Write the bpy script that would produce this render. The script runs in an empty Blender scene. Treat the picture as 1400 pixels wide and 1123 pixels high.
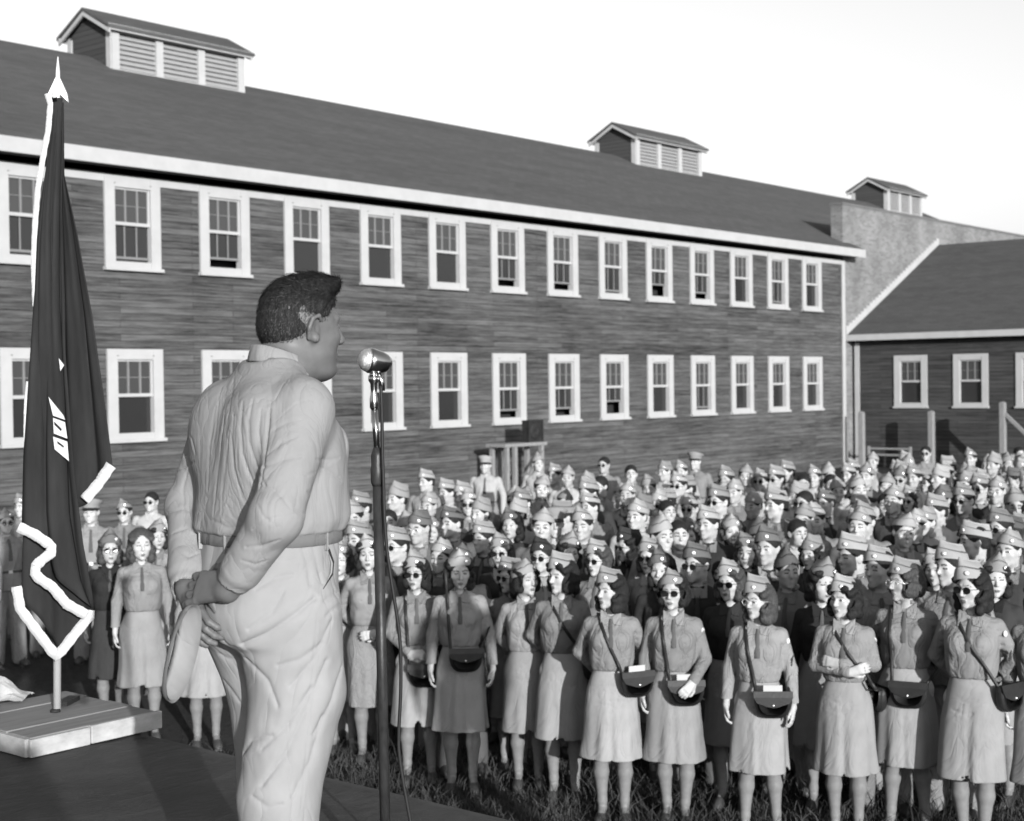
import bpy, bmesh, math, random, os
import numpy as np
from mathutils import Vector, Matrix, Euler
from mathutils.bvhtree import BVHTree

C = bpy.context.scene
col = C.collection
R = math.radians
rnd = random.Random(7)

# ------------------------------------------------------------------ camera, sky, sun
cam = bpy.data.cameras.new("camera")
cam.sensor_width = 36.0
cam.lens = 36.0 * 2018.0 / 1400.0
cam.clip_start = 0.05
cam.clip_end = 2000
cam.dof.use_dof = True
cam.dof.focus_distance = 4.75
cam.dof.aperture_fstop = 5.8
camo = bpy.data.objects.new("camera", cam)
col.objects.link(camo)
camo.matrix_world = Matrix.Translation((0, 0, 3.0)) @ Matrix.Rotation(R(90 - 1.03), 4, 'X') @ Matrix.Rotation(R(-.78), 4, 'Z')
C.camera = camo

SUN_AZ, SUN_EL = R(20.0), R(11.4)
sun_dir = Vector((math.sin(SUN_AZ) * math.cos(SUN_EL), -math.cos(SUN_AZ) * math.cos(SUN_EL), math.sin(SUN_EL)))
W = bpy.data.worlds.new("World"); C.world = W; W.use_nodes = True
nt = W.node_tree; nt.nodes.clear()
sky = nt.nodes.new('ShaderNodeTexSky'); sky.sky_type = 'NISHITA'; sky.sun_disc = False
sky.sun_elevation = SUN_EL
sky.sun_rotation = math.atan2(sun_dir.x, sun_dir.y)
sky.air_density = 1.0; sky.dust_density = 2.0; sky.ozone_density = 1.0
sep = nt.nodes.new('ShaderNodeSeparateColor')
bg = nt.nodes.new('ShaderNodeBackground'); bg.inputs[1].default_value = 0.092
out = nt.nodes.new('ShaderNodeOutputWorld')
nt.links.new(sky.outputs[0], sep.inputs[0])            # blue-sensitive black and white film: the sky shows as its blue value
bw = nt.nodes.new('ShaderNodeRGBToBW'); nt.links.new(sky.outputs[0], bw.inputs[0])
ad = nt.nodes.new('ShaderNodeMath'); ad.operation = 'MULTIPLY_ADD'; ad.inputs[1].default_value = .75
nt.links.new(bw.outputs[0], ad.inputs[0]); nt.links.new(sep.outputs[2], ad.inputs[2]); nt.links.new(ad.outputs[0], bg.inputs[0]); nt.links.new(bg.outputs[0], out.inputs[0])
sl = bpy.data.lights.new("sun", 'SUN'); sl.energy = 5.0; sl.angle = R(0.5); sl.color = (1, 1, 1)
so = bpy.data.objects.new("sun", sl); col.objects.link(so)
so.rotation_euler = sun_dir.to_track_quat('Z', 'Y').to_euler()
GZ = 0.12                      # level of the grass; the platform and the camera stand above it
C.view_settings.view_transform = 'Standard'; C.view_settings.look = 'None'
C.view_settings.exposure = 0.7; C.view_settings.gamma = 1.0

# ------------------------------------------------------------------ helpers
def empty(name, loc, rz=0.0, label=None, cat=None, group=None):
    o = bpy.data.objects.new(name, None); col.objects.link(o)
    o.location = loc; o.rotation_euler = (0, 0, rz); o.empty_display_size = .2
    tag(o, label, cat, group)
    return o

def tag(o, label=None, cat=None, group=None, kind=None):
    if label: o['label'] = label
    if cat: o['category'] = cat
    if group: o['group'] = group
    if kind: o['kind'] = kind
    return o

def link(name, me, parent=None, mats=()):
    o = bpy.data.objects.new(name, me); col.objects.link(o)
    if parent is not None: o.parent = parent
    for m in mats: me.materials.append(m)
    return o

class MB:
    """collects boxes, bars, tubes and lofts; build() links them as one mesh object"""
    def __init__(s): s.v = []; s.f = []; s.m = []; s.sm = []
    def add(s, vs, fs, mi=0, smooth=False):
        b = len(s.v); s.v += [tuple(map(float, v)) for v in vs]
        s.f += [tuple(b + i for i in f) for f in fs]; s.m += [mi] * len(fs); s.sm += [smooth] * len(fs)
    def box(s, x0, x1, y0, y1, z0, z1, mi=0):
        v = [(x, y, z) for z in (z0, z1) for y in (y0, y1) for x in (x0, x1)]
        s.add(v, [(0, 2, 3, 1), (4, 5, 7, 6), (0, 1, 5, 4), (2, 6, 7, 3), (0, 4, 6, 2), (1, 3, 7, 5)], mi)
    def bar(s, a, b, w, h, mi=0, up=(0, 0, 1)):
        a, b = Vector(a), Vector(b); d = (b - a).normalized(); u = Vector(up)
        x = d.cross(u)
        if x.length < 1e-4: x = d.cross(Vector((1, 0, 0)))
        x.normalize(); y = x.cross(d).normalized()
        v = [p + x * i * w / 2 + y * j * h / 2 for p in (a, b) for i, j in ((-1, -1), (1, -1), (1, 1), (-1, 1))]
        s.add(v, [(3, 2, 1, 0), (4, 5, 6, 7), (0, 1, 5, 4), (1, 2, 6, 5), (2, 3, 7, 6), (3, 0, 4, 7)], mi)
    def tube(s, pts, r, n=10, mi=0, closed=False, smooth=True):
        pts = [Vector(p) for p in pts]; N = len(pts); rr = r if hasattr(r, '__len__') else [r] * N
        rings = []; prev = None
        for i, p in enumerate(pts):
            if closed: t = pts[(i + 1) % N] - pts[i - 1]
            else: t = pts[min(i + 1, N - 1)] - pts[max(i - 1, 0)]
            t.normalize()
            x = (prev - t * prev.dot(t)) if prev is not None else t.orthogonal()
            if x.length < 1e-5: x = t.orthogonal()
            x.normalize(); prev = x; y = t.cross(x)
            rings.append([p + (x * math.cos(2 * math.pi * k / n) + y * math.sin(2 * math.pi * k / n)) * rr[i] for k in range(n)])
        vs = [v for q in rings for v in q]; fs = []
        for i in range(N if closed else N - 1):
            j = (i + 1) % N
            for k in range(n):
                l = (k + 1) % n; fs.append((i * n + k, i * n + l, j * n + l, j * n + k))
        if not closed: fs += [tuple(range(n))[::-1], tuple((N - 1) * n + k for k in range(n))]
        s.add(vs, fs, mi, smooth)
    def lathe(s, prof, c=(0, 0, 0), n=20, mi=0, ax=None):
        M = Matrix.Identity(3) if ax is None else Vector(ax).to_track_quat('Z', 'Y').to_matrix()
        c = Vector(c); vs = []; fs = []; P = len(prof)
        for r, z in prof:
            for k in range(n):
                a = 2 * math.pi * k / n; vs.append(c + M @ Vector((r * math.cos(a), r * math.sin(a), z)))
        for i in range(P - 1):
            for k in range(n):
                l = (k + 1) % n; fs.append((i * n + k, i * n + l, (i + 1) * n + l, (i + 1) * n + k))
        fs += [tuple(range(n))[::-1], tuple((P - 1) * n + k for k in range(n))]
        s.add(vs, fs, mi, True)
    def prism(s, poly, off, mi=0):
        """poly: 3d points of a flat outline; off: extrusion vector"""
        n = len(poly); off = Vector(off); vs = [Vector(p) for p in poly]; vs += [v + off for v in vs]
        fs = [tuple(range(n))[::-1], tuple(range(n, 2 * n))] + [(i, (i + 1) % n, n + (i + 1) % n, n + i) for i in range(n)]
        s.add(vs, fs, mi)
    def mesh(s, name, mats):
        me = bpy.data.meshes.new(name); me.from_pydata(s.v, [], s.f)
        for m in mats: me.materials.append(m)
        me.polygons.foreach_set('material_index', s.m); me.polygons.foreach_set('use_smooth', s.sm)
        me.update()
        return me
    def build(s, name, mats, parent=None, bevel=0, fix=True):
        if not isinstance(mats, (list, tuple)): mats = [mats]
        me = s.mesh(name, mats)
        if fix or bevel:
            bm = bmesh.new(); bm.from_mesh(me); bmesh.ops.recalc_face_normals(bm, faces=bm.faces)
            if bevel: bmesh.ops.bevel(bm, geom=[e for e in bm.edges if e.is_manifold and e.calc_face_angle(0) > .6], offset=bevel, segments=1, affect='EDGES')
            bm.to_mesh(me); bm.free()
        return link(name, me, parent)

def mat(name, base=.5, rough=.8, metal=0, spec=.15):
    m = bpy.data.materials.new(name); m.use_nodes = True
    b = m.node_tree.nodes['Principled BSDF']
    b.inputs['Base Color'].default_value = (base, base, base, 1); b.inputs['Roughness'].default_value = rough
    b.inputs['Metallic'].default_value = metal; b.inputs['Specular IOR Level'].default_value = spec
    return m

class NG:
    """small node builder"""
    def __init__(s, m): s.m = m; s.t = m.node_tree; s.b = s.t.nodes['Principled BSDF']
    def n(s, typ, **kw):
        o = s.t.nodes.new(typ)
        for k, v in kw.items():
            if k in o.inputs: o.inputs[k].default_value = v
            else: setattr(o, k, v)
        return o
    def l(s, a, b): s.t.links.new(a, b)
    def coord(s, kind='Object'): return s.n('ShaderNodeTexCoord').outputs[kind]
    def mapping(s, vec, scale=(1, 1, 1), rot=(0, 0, 0), loc=(0, 0, 0)):
        o = s.n('ShaderNodeMapping'); s.l(vec, o.inputs[0]); o.inputs['Scale'].default_value = scale
        o.inputs['Rotation'].default_value = rot; o.inputs['Location'].default_value = loc
        return o.outputs[0]
    def noise(s, vec, scale, detail=4, rough=.55, dist=0):
        o = s.n('ShaderNodeTexNoise'); s.l(vec, o.inputs['Vector']); o.inputs['Scale'].default_value = scale
        o.inputs['Detail'].default_value = detail; o.inputs['Roughness'].default_value = rough; o.inputs['Distortion'].default_value = dist
        return o.outputs['Fac']
    def rng(s, v, a, b, c, d, clamp=True):
        o = s.n('ShaderNodeMapRange'); o.clamp = clamp; s.l(v, o.inputs[0])
        for i, q in enumerate((a, b, c, d)): o.inputs[i + 1].default_value = q
        return o.outputs[0]
    def math(s, op, a, b=None):
        o = s.n('ShaderNodeMath'); o.operation = op
        for i, q in enumerate((a, b)):
            if q is None: continue
            if hasattr(q, 'links'): s.l(q, o.inputs[i])
            else: o.inputs[i].default_value = q
        return o.outputs[0]
    def bump(s, h, strength=.3, dist=.01):
        o = s.n('ShaderNodeBump'); s.l(h, o.inputs['Height']); o.inputs['Strength'].default_value = strength
        o.inputs['Distance'].default_value = dist; s.l(o.outputs[0], s.b.inputs['Normal'])
    def base(s, v): s.l(v, s.b.inputs['Base Color'])
    def rough(s, v): s.l(v, s.b.inputs['Roughness'])
    def random(s): return s.n('ShaderNodeObjectInfo').outputs['Random']

def siding_mat(name, lo, hi, board=.125, seed=0., along='XZ'):
    m = mat(name, .1, .85, 0, .08); g = NG(m)
    sp = g.n('ShaderNodeSeparateXYZ'); g.l(g.coord(), sp.inputs[0])
    cb = g.n('ShaderNodeCombineXYZ')
    g.l(sp.outputs['X'], cb.inputs['X'])
    g.l(sp.outputs['Z'], cb.inputs['Y'])
    br = g.n('ShaderNodeTexBrick'); br.offset = .37; br.offset_frequency = 2
    mp = g.mapping(cb.outputs[0], (1, 1, 1), loc=(seed, seed * .137, 0))
    g.l(mp, br.inputs['Vector'])
    br.inputs['Scale'].default_value = 1; br.inputs['Brick Width'].default_value = 2.6; br.inputs['Row Height'].default_value = board
    br.inputs['Mortar Size'].default_value = .006; br.inputs['Mortar Smooth'].default_value = .3; br.inputs['Bias'].default_value = 0
    br.inputs['Color1'].default_value = (0, 0, 0, 1); br.inputs['Color2'].default_value = (1, 1, 1, 1); br.inputs['Mortar'].default_value = (.5, .5, .5, 1)
    # long streaks inside boards
    n1 = g.noise(g.mapping(mp, (.8, 15, 1)), 1.5, 6, .65)
    n2 = g.noise(g.mapping(mp, (.28, .5, 1)), 1.3, 3, .5)
    n3 = g.noise(g.mapping(mp, (3, 60, 1)), 2.0, 3, .6)
    v = g.math('ADD', g.math('MULTIPLY', br.outputs['Color'], .15), g.math('MULTIPLY', n1, .93))
    v = g.math('ADD', v, g.math('MULTIPLY', n2, .28)); v = g.math('ADD', v, g.math('MULTIPLY', n3, .30))
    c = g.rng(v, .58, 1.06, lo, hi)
    c = g.math('MULTIPLY', c, g.rng(br.outputs['Fac'], 0, 1, 1, .3))
    g.base(c)
    # lap profile: each board leans out toward its lower edge
    fr = g.math('FRACT', g.math('DIVIDE', g.math('ADD', sp.outputs['Z'], seed * .137), board))
    g.bump(g.math('SUBTRACT', 1, fr), .6, .02)
    return m

def noisy(name, base, rough=.8, amt=.2, scale=8, bump=.15, bdist=.004, stretch=(1, 1, 1), metal=0, spec=.12, objrand=0, kind='Object'):
    m = mat(name, base, rough, metal, spec); g = NG(m)
    p = g.mapping(g.coord(kind), stretch)
    n = g.noise(p, scale, 6, .6)
    c = g.rng(n, .25, .75, base * (1 - amt), base * (1 + amt))
    if objrand: c = g.math('MULTIPLY', c, g.rng(g.random(), 0, 1, 1 - objrand, 1 + objrand))
    g.base(c)
    if bump: g.bump(g.noise(p, scale * 5, 5, .65), bump, bdist)
    return m

M_white = noisy('white_paint', .285, .55, .08, 3, .08)
M_siding = siding_mat('weathered_board_siding', .010, .098, seed=0)
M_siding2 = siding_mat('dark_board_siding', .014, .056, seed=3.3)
M_cupend = siding_mat('cupola_end_boards', .03, .05, seed=1.3)
M_soffit = noisy('soffit_wood', .10, .8, .2, 4, .1)
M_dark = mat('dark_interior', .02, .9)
M_louver = noisy('louver_paint', .21, .7, .08, 6, .1)

def roof_mat(name, base):
    m = mat(name, base, .9, 0, .08); g = NG(m); p = g.coord()
    n = g.noise(p, 90, 3, .7); n2 = g.noise(g.mapping(p, (.15, 1.2, 1.2)), 1.5, 4, .6)
    v = g.math('ADD', g.math('MULTIPLY', n, .5), g.math('MULTIPLY', n2, .5))
    br = g.n('ShaderNodeTexBrick'); g.l(g.mapping(p, (1, 1.1, 1)), br.inputs['Vector'])
    br.inputs['Scale'].default_value = 1; br.inputs['Brick Width'].default_value = .33; br.inputs['Row Height'].default_value = .14
    br.inputs['Mortar Size'].default_value = .006
    br.inputs['Color1'].default_value = (.9, .9, .9, 1); br.inputs['Color2'].default_value = (1.1, 1.1, 1.1, 1); br.inputs['Mortar'].default_value = (.72, .72, .72, 1)
    g.base(g.math('MULTIPLY', g.rng(v, .3, .7, base * .78, base * 1.22), br.outputs['Color'])); g.bump(n, .3, .006)
    return m
M_roof = roof_mat('asphalt_shingles', .063)

def brick_mat():
    m = mat('common_brick', .25, .9, 0, .2); g = NG(m)
    sp = g.n('ShaderNodeSeparateXYZ'); g.l(g.coord(), sp.inputs[0]); cb = g.n('ShaderNodeCombineXYZ')
    g.l(g.math('ADD', sp.outputs['X'], sp.outputs['Y']), cb.inputs['X']); g.l(sp.outputs['Z'], cb.inputs['Y'])
    br = g.n('ShaderNodeTexBrick'); g.l(cb.outputs[0], br.inputs['Vector'])
    br.inputs['Scale'].default_value = 1; br.inputs['Brick Width'].default_value = .22; br.inputs['Row Height'].default_value = .075
    br.inputs['Mortar Size'].default_value = .008
    br.inputs['Color1'].default_value = (.085, .085, .085, 1); br.inputs['Color2'].default_value = (.135, .135, .135, 1); br.inputs['Mortar'].default_value = (.16, .16, .16, 1)
    n = g.noise(g.coord(), .7, 5, .6)
    g.base(g.math('MULTIPLY', br.outputs['Color'], g.rng(n, .3, .7, .75, 1.35))); g.bump(br.outputs['Fac'], -.4, .006)
    return m
M_brick = brick_mat()
def glass_mat(name, v):
    m = mat(name, v, .12, 0, .5); return m
M_pane = glass_mat('window_glass', .018); M_pane_hi = glass_mat('window_glass_with_shade', .036)
M_curtain = noisy('window_blind', .20, .9, .2, 5, .2, stretch=(6, 1, .5))
M_muntin = noisy('grey_muntin', .13, .7, .1, 3, 0)

# ------------------------------------------------------------------ frame of the camp: s along the long barracks, t back from the camera
AZ = R(39.93); GROT = R(90) - AZ
def G(s, t, z=0.0):
    return Vector((s * math.sin(AZ) - t * math.cos(AZ), s * math.cos(AZ) + t * math.sin(AZ), z))
TA = 22.623                                           # facade of the long barracks

# ------------------------------------------------------------------ ground
def ground():
    m = mat('trodden_grass_ground', .06, .95, 0, .1); g = NG(m); p = g.coord()
    n = g.noise(p, .8, 6, .6); n2 = g.noise(p, 14, 5, .7)
    v = g.math('ADD', g.math('MULTIPLY', n, .5), g.math('MULTIPLY', n2, .5))
    g.base(g.rng(v, .3, .7, .013, .045)); g.bump(n2, .8, .05)
    b = MB(); N = 40
    xs = [(-300 + 600 * i / N) for i in range(N + 1)]
    b.add([(x, y, GZ) for y in xs for x in xs], [(j * (N + 1) + i, j * (N + 1) + i + 1, (j + 1) * (N + 1) + i + 1, (j + 1) * (N + 1) + i) for j in range(N) for i in range(N)])
    tag(b.build('ground', m), kind='structure')
ground()

# ------------------------------------------------------------------ window: casing, sashes, panes, blind (thing > window > sub-parts)
def window_meshes(style):
    """returns (casing mesh, [(name, mesh)]) ; local x across, z up from casing bottom, y=0 wall face, -y outwards"""
    w, h = 1.21, 1.70; cw, cb, ct = .215, .17, .19; cas = MB()
    z0, z1 = 0, h; o = -.045
    cas.box(-w / 2, -w / 2 + cw, o, .12, z0 + .06, z1); cas.box(w / 2 - cw, w / 2, o, .12, z0 + .06, z1)
    cas.box(-w / 2 + cw, w / 2 - cw, o + .004, .12, z1 - ct, z1)
    cas.box(-w / 2 - .03, w / 2 + .03, o - .05, .12, z0, z0 + .06); cas.box(-w / 2 + cw, w / 2 - cw, o + .01, .12, z0 + .06, z0 + cb)
    for sx in (-1, 1): cas.box(sx * (w / 2 - cw) - .012, sx * (w / 2 - cw) + .012, o - .006, o, z1 - ct + .06, z1 - ct + .075, 1)
    a, b = -w / 2 + cw, w / 2 - cw; zb, zt = cb, h - ct; zm = (zb + zt) / 2 + .02
    sub = []
    s = MB(); t = .035
    s.box(a, b, .0, .035, zm - .03, zm + .03)
    s.box(a, a + t, .004, .035, zm + .03, zt); s.box(b - t, b, .004, .035, zm + .03, zt); s.box(a + t, b - t, .004, .035, zt - t, zt)
    sub.append(('sash', s, M_white))
    lift = {0: 0, 1: .16, 2: .30, 3: 0, 4: .05}[style]
    mu = MB()
    for k in (1, 2): x = a + (b - a) * k / 3; mu.box(x - .020, x + .020, .012, .034, zm + .03, zt - t)
    mu.box(a + t, b - t, .020, .030, (zm + zt) / 2 - .006, (zm + zt) / 2 + .006)
    if lift:
        mu.box(a, b, .045, .07, zb + lift, zb + lift + .045)
        for k in (1, 2): x = a + (b - a) * k / 3; mu.box(x - .014, x + .014, .05, .065, zb + lift + .045, zm - .03)
    sub.append(('muntin', mu, M_muntin))
    p = MB(); p.box(a, b, .036, .042, zm - .02, zt, 1)
    if style in (0, 3, 4): p.box(a, b, .075, .08, zb, zm - .03)
    else: p.box(a, b, .075, .08, zb + lift + .02, zm - .03)
    sub.append(('pane', p, [M_pane, M_pane_hi]))
    if style in (3, 4):
        cu = MB(); n = 24; vs = []
        zlo = zb if style == 3 else zm - .25
        for i in range(n + 1):
            x = a + (b - a) * i / n; y = .10 + .012 * math.sin(i * 1.9)
            vs += [(x, y, zlo), (x, y, zt)]
        cu.add(vs, [(2 * i, 2 * i + 2, 2 * i + 3, 2 * i + 1) for i in range(n)], 0, True)
        sub.append(('curtain', cu, M_curtain))
    return cas, sub
M_curtain_front = M_curtain
_wcache = {}
def add_window(parent, x, y, z, style=0, rz=0):
    if style not in _wcache:
        cas, sub = window_meshes(style)
        _wcache[style] = (cas.mesh('window', [M_white, M_dark]), [(n, q.mesh(n, m if isinstance(m, list) else [m])) for n, q, m in sub])
    me, sub = _wcache[style]
    o = bpy.data.objects.new('window', me); col.objects.link(o); o.parent = parent; o.location = (x, y, z); o.rotation_euler = (0, 0, rz)
    for n, q in sub:
        c = bpy.data.objects.new(n, q); col.objects.link(c); c.parent = o
    return o

def wall_with_holes(b, x0, x1, z0, z1, holes, y=0, thick=.2, mi=0):
    """front face of a wall in local xz with rectangular holes, and their reveals"""
    xs = sorted({x0, x1, *[h[0] for h in holes], *[h[1] for h in holes]}); zs = sorted({z0, z1, *[h[2] for h in holes], *[h[3] for h in holes]})
    for i in range(len(xs) - 1):
        for j in range(len(zs) - 1):
            cx, cz = (xs[i] + xs[i + 1]) / 2, (zs[j] + zs[j + 1]) / 2
            if any(h[0] < cx < h[1] and h[2] < cz < h[3] for h in holes): continue
            b.add([(xs[i], y, zs[j]), (xs[i + 1], y, zs[j]), (xs[i + 1], y, zs[j + 1]), (xs[i], y, zs[j + 1])], [(0, 1, 2, 3)], mi)
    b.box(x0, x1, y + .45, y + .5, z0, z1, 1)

# ------------------------------------------------------------------ long two-storey barracks
S0, S1 = 3.0, 44.0
EZ, RZ, HW, OV = 7.17, 10.72, 7.2, .42
def barracks():
    A = empty('barracks', G(S0, TA), GROT, 'long two-storey wooden barracks with two rows of white framed windows and a dark roof', 'building')
    L = S1 - S0; L2 = 66 - S0
    b = MB(); holes = []
    ks = list(range(-5, 13)); cs = [16.29 + 2.126 * k - S0 for k in ks]
    for c in cs:
        for z in (2.03, 5.15): holes.append((c - .39, c + .39, z + .17, z + 1.51))
    wall_with_holes(b, 0, L, 0, 6.9, holes)
    b.box(-.0, .2, .004, 14.4, 0, 6.9); b.box(0, L, 14.2, 14.4, 0, 6.9)
    b.prism([(0.001, 0, 6.9), (0.001, 14.4, 6.9), (0.001, 7.2, 10.2)], (.2, 0, 0))
    b.build('wall', [M_siding, M_dark], A, fix=False)
    st = [3, 0, 0, 1, 0, 3, 0, 2, 0, 3, 1, 1, 2, 0, 4, 0, 3, 3]
    su = [0, 1, 2, 0, 4, 4, 1, 3, 0, 3, 1, 1, 4, 2, 1, 3, 4, 3]
    for i, c in enumerate(cs):
        add_window(A, c, 0, 2.03, st[i % 18]); add_window(A, c, 0, 5.15, su[i % 18])
    # trim
    t = MB(); t.box(L - .17, L + .03, -.03, -.002, 0, 6.74); t.build('corner_board', M_white, A)
    t = MB(); t.box(-.02, L + .03, -.028, -.003, 6.74, 6.865); t.build('frieze_board', M_white, A)
    # roof: two slabs with thickness
    def slab(b, y0, z0, y1, z1, x0, x1, th=.09):
        b.prism([(x0, y0, z0), (x0, y1, z1), (x0, y1, z1 + th), (x0, y0, z0 + th)], (x1 - x0, 0, 0))
    r = MB(); x0, x1 = -.3, L + .62
    slope = (RZ - EZ) / (HW + OV)
    slab(r, -OV, EZ, HW, RZ, x0, x1); slab(r, HW, RZ, 2 * HW + OV, EZ, x0, x1)
    # the roof goes on behind the brick fire wall
    slab(r, .55, EZ + slope * (.55 + OV), HW, RZ, x1, L2); slab(r, HW, RZ, 2 * HW + OV, EZ, x1, L2)
    r.build('roof', M_roof, A)
    f = MB(); f.box(x0, L + .68, -OV - .03, -OV - .002, EZ - .19, EZ + .07); f.build('fascia', M_white, A)
    f = MB(); f.box(x0, L + .55, -OV + .001, -.03, EZ - .17, EZ - .14); f.build('soffit', M_soffit, A)
    # cupolas on the ridge
    for (c0, c1) in ((20.38, 24.3), (41.35, 45.45), (60.5, 64.0)):
        c0 -= S0; c1 -= S0; w = .86; zb, ze, zt = 9.7, 11.30, 11.86
        cu = MB()
        cu.box(c0, c0 + .08, HW - w + .01, HW + w - .01, zb, ze)
        cu.prism([(c0, HW - w + .01, ze), (c0, HW + w - .01, ze), (c0, HW, zt - .04)], (.08, 0, 0))
        cu.box(c1 - .08, c1, HW - w + .01, HW + w - .01, zb, ze); cu.prism([(c1 - .08, HW - w + .01, ze), (c1 - .08, HW + w - .01, ze), (c1 - .08, HW, zt - .04)], (.08, 0, 0))
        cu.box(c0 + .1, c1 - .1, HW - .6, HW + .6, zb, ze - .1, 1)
        root = cu.build('cupola', [M_cupend, M_dark], A, fix=True)
        tr = MB()
        for sy in (-1, 1):
            y = HW + sy * w; ya, yb = (y - .02, y + .06) if sy < 0 else (y - .06, y + .02)
            n = 3; pw = .20
            for k in range(n + 1):
                x = c0 + (c1 - c0 - pw) * k / n; tr.box(x, x + pw, ya - .004, yb, zb, ze - .03)
            tr.box(c0 + pw, c1 - pw, ya, yb, 10.28, 10.42); tr.box(c0, c1, ya, yb, ze - .03, ze + .06)
            tr.box(c0 - .18, c1 + .18, y + sy * .13 - .03, y + sy * .13 + .03, ze - .03, ze + .11)
            tr.box(c0 - .035, c0 - .002, *sorted((y, y - sy * .17)), zb, ze - .0)
        for sy in (-1, 1):
            for cx in (c0 - .18, c1 + .10):
                tr.prism([(cx, HW + sy * (w + .16), ze - .02), (cx, HW, zt - .02), (cx, HW, zt - .12), (cx, HW + sy * (w + .16), ze - .11)], (.05, 0, 0))
        tr.build('trim', M_white, root)
        lo = MB()
        for sy in (-1, 1):
            y = HW + sy * (w - .04)
            z = 10.44
            while z < ze - .06:
                lo.prism([(c0 + .1, y + sy * .03, z), (c0 + .1, y - sy * .05, z + .11), (c0 + .1, y - sy * .05, z + .125), (c0 + .1, y + sy * .03, z + .015)], (c1 - c0 - .2, 0, 0))
                z += .115
        lo.build('louver', M_louver, root)
        rf = MB()
        for sy in (-1, 1):
            rf.prism([(c0 - .2, HW + sy * (w + .2), ze + .03 - .02), (c0 - .2, HW, zt), (c0 - .2, HW, zt + .07), (c0 - .2, HW + sy * (w + .2), ze + .10 - .02)], (c1 - c0 + .4, 0, 0))
        rf.build('cupola_roof', M_roof, root)
    return A
barracks()

# ------------------------------------------------------------------ brick fire wall block
def brick_block():
    A = empty('fire_wall_block', G(44.1, TA + .08), GROT, 'light brick block with a flat coping rising behind the end of the long barracks', 'building')
    b = MB(); b.box(0, 30, 0, .42, 0, 8.72); b.build('wall', M_brick, A)
    c = MB(); c.box(-.03, 30, -.03, .45, 8.723, 8.80); c.build('coping', noisy('dark_coping', .10, .8), A)
    return A
brick_block()

# ------------------------------------------------------------------ one-storey wing on the right
def wing():
    # local x along the wing (towards camera-right), y back ( = along +s )
    A = empty('barracks_wing', G(44.66, TA + .0), GROT - R(90), 'low one-storey wooden wing with white framed windows beside the brick wall', 'building')
    Lw = 22.0; b = MB(); holes = []
    cs = [1.99 + 2.0 * k for k in range(10)]
    for c in cs: holes.append((c - .39 * .93, c + .39 * .93, 2.05 + .17, 2.05 + 1.51))
    wall_with_holes(b, .06, Lw, 0, 4.3, holes)
    b.box(Lw - .2, Lw - .01, .01, 13.6, 0, 4.3)
    b.prism([(Lw - .2, 0, 4.3), (Lw - .2, 13.6, 4.3), (Lw - .2, 6.8, 7.5)], (.19, 0, 0))
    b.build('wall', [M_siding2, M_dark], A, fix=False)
    for i, c in enumerate(cs):
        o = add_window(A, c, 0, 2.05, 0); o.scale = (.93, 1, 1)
    t = MB(); t.box(.03, .20, -.03, -.002, 0, 4.2); t.build('corner_board', M_white, A)
    ez, ry, rz = 4.36, 6.85, 7.78; ov = .4
    sl = (rz - ez) / (ry + ov)
    def slab(b, y0, z0, y1, z1, x0, x1, th=.09): b.prism([(x0, y0, z0), (x0, y1, z1), (x0, y1, z1 + th), (x0, y0, z0 + th)], (x1 - x0, 0, 0))
    r = MB(); slab(r, -ov, ez, ry, rz, -.05, Lw + .3); slab(r, ry, rz, 2 * ry + ov, ez, -.05, Lw + .3); r.build('roof', M_roof, A)
    f = MB(); f.box(-.07, Lw + .3, -ov - .03, -ov - .002, ez - .10, ez + .10); f.build('fascia', M_white, A)
    f = MB(); f.box(-.03, Lw, -ov + .002, -.003, ez - .09, ez - .06); f.build('soffit', M_soffit, A)
    # stepped white flashing where the roof meets the brick
    s = MB(); N = 34; o = .14; up = .06
    for k in range(N):
        y0 = -ov + (ry + ov + .05) * k / N; y1 = -ov + (ry + ov + .05) * (k + 1) / N; z = ez + sl * (y0 + ov)
        s.box(-.09, -.055, y0, y1, z + .0, z + .30 + sl * (y1 - y0))
    s.build('flashing', M_white, A)
wing()

# ------------------------------------------------------------------ posts, hurdle and loudspeaker by the walls
M_post = noisy('weathered_post_wood', .16, .8, .3, 5, .3, stretch=(8, 8, 1))
M_black = noisy('black_paint', .018, .6, .3, 10, .1)
def post(s, t, h, brace=False, label='', r=.085):
    A = empty('post', G(s, t), GROT - R(90), label, 'post', 'wooden posts in front of the wing')
    b = MB(); b.box(-r, r, -r, r, -.02, h - .04); b.prism([(-r, -r, h - .04), (r, -r, h - .04), (0, -r, h)], (0, 2 * r, 0)); b.build('upright', M_post, A, bevel=.012)
    if brace:
        c = MB(); c.bar((.05, 0, h - .35), (2.4, 0, h - 2.6), .11, .09); c.build('brace', M_post, A)
    return A
post(43.6, 21.84, 1.97, label='leftmost grey wooden post standing beside the corner of the wing')
post(43.6, 19.48, 2.0, label='middle grey wooden post under the first window of the wing')
post(43.2, 17.05, 2.28, brace=True, label='taller wooden post with a slanting brace at the right edge')

def hurdle():
    A = empty('hurdle', G(43.85, 21.0), GROT - R(90), 'low grey plank hurdle between two posts behind the crowd', 'hurdle')
    b = MB()
    for z in (.80, .60): b.box(-.70, .70, -.03, .0, z - .06, z)
    b.build('rail', M_post, A)
    for x in (-.72, .70):
        c = MB(); c.box(x - .035, x + .035, -.045, .045, -.02, .84); c.build('leg', M_post, A)
hurdle()

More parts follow.
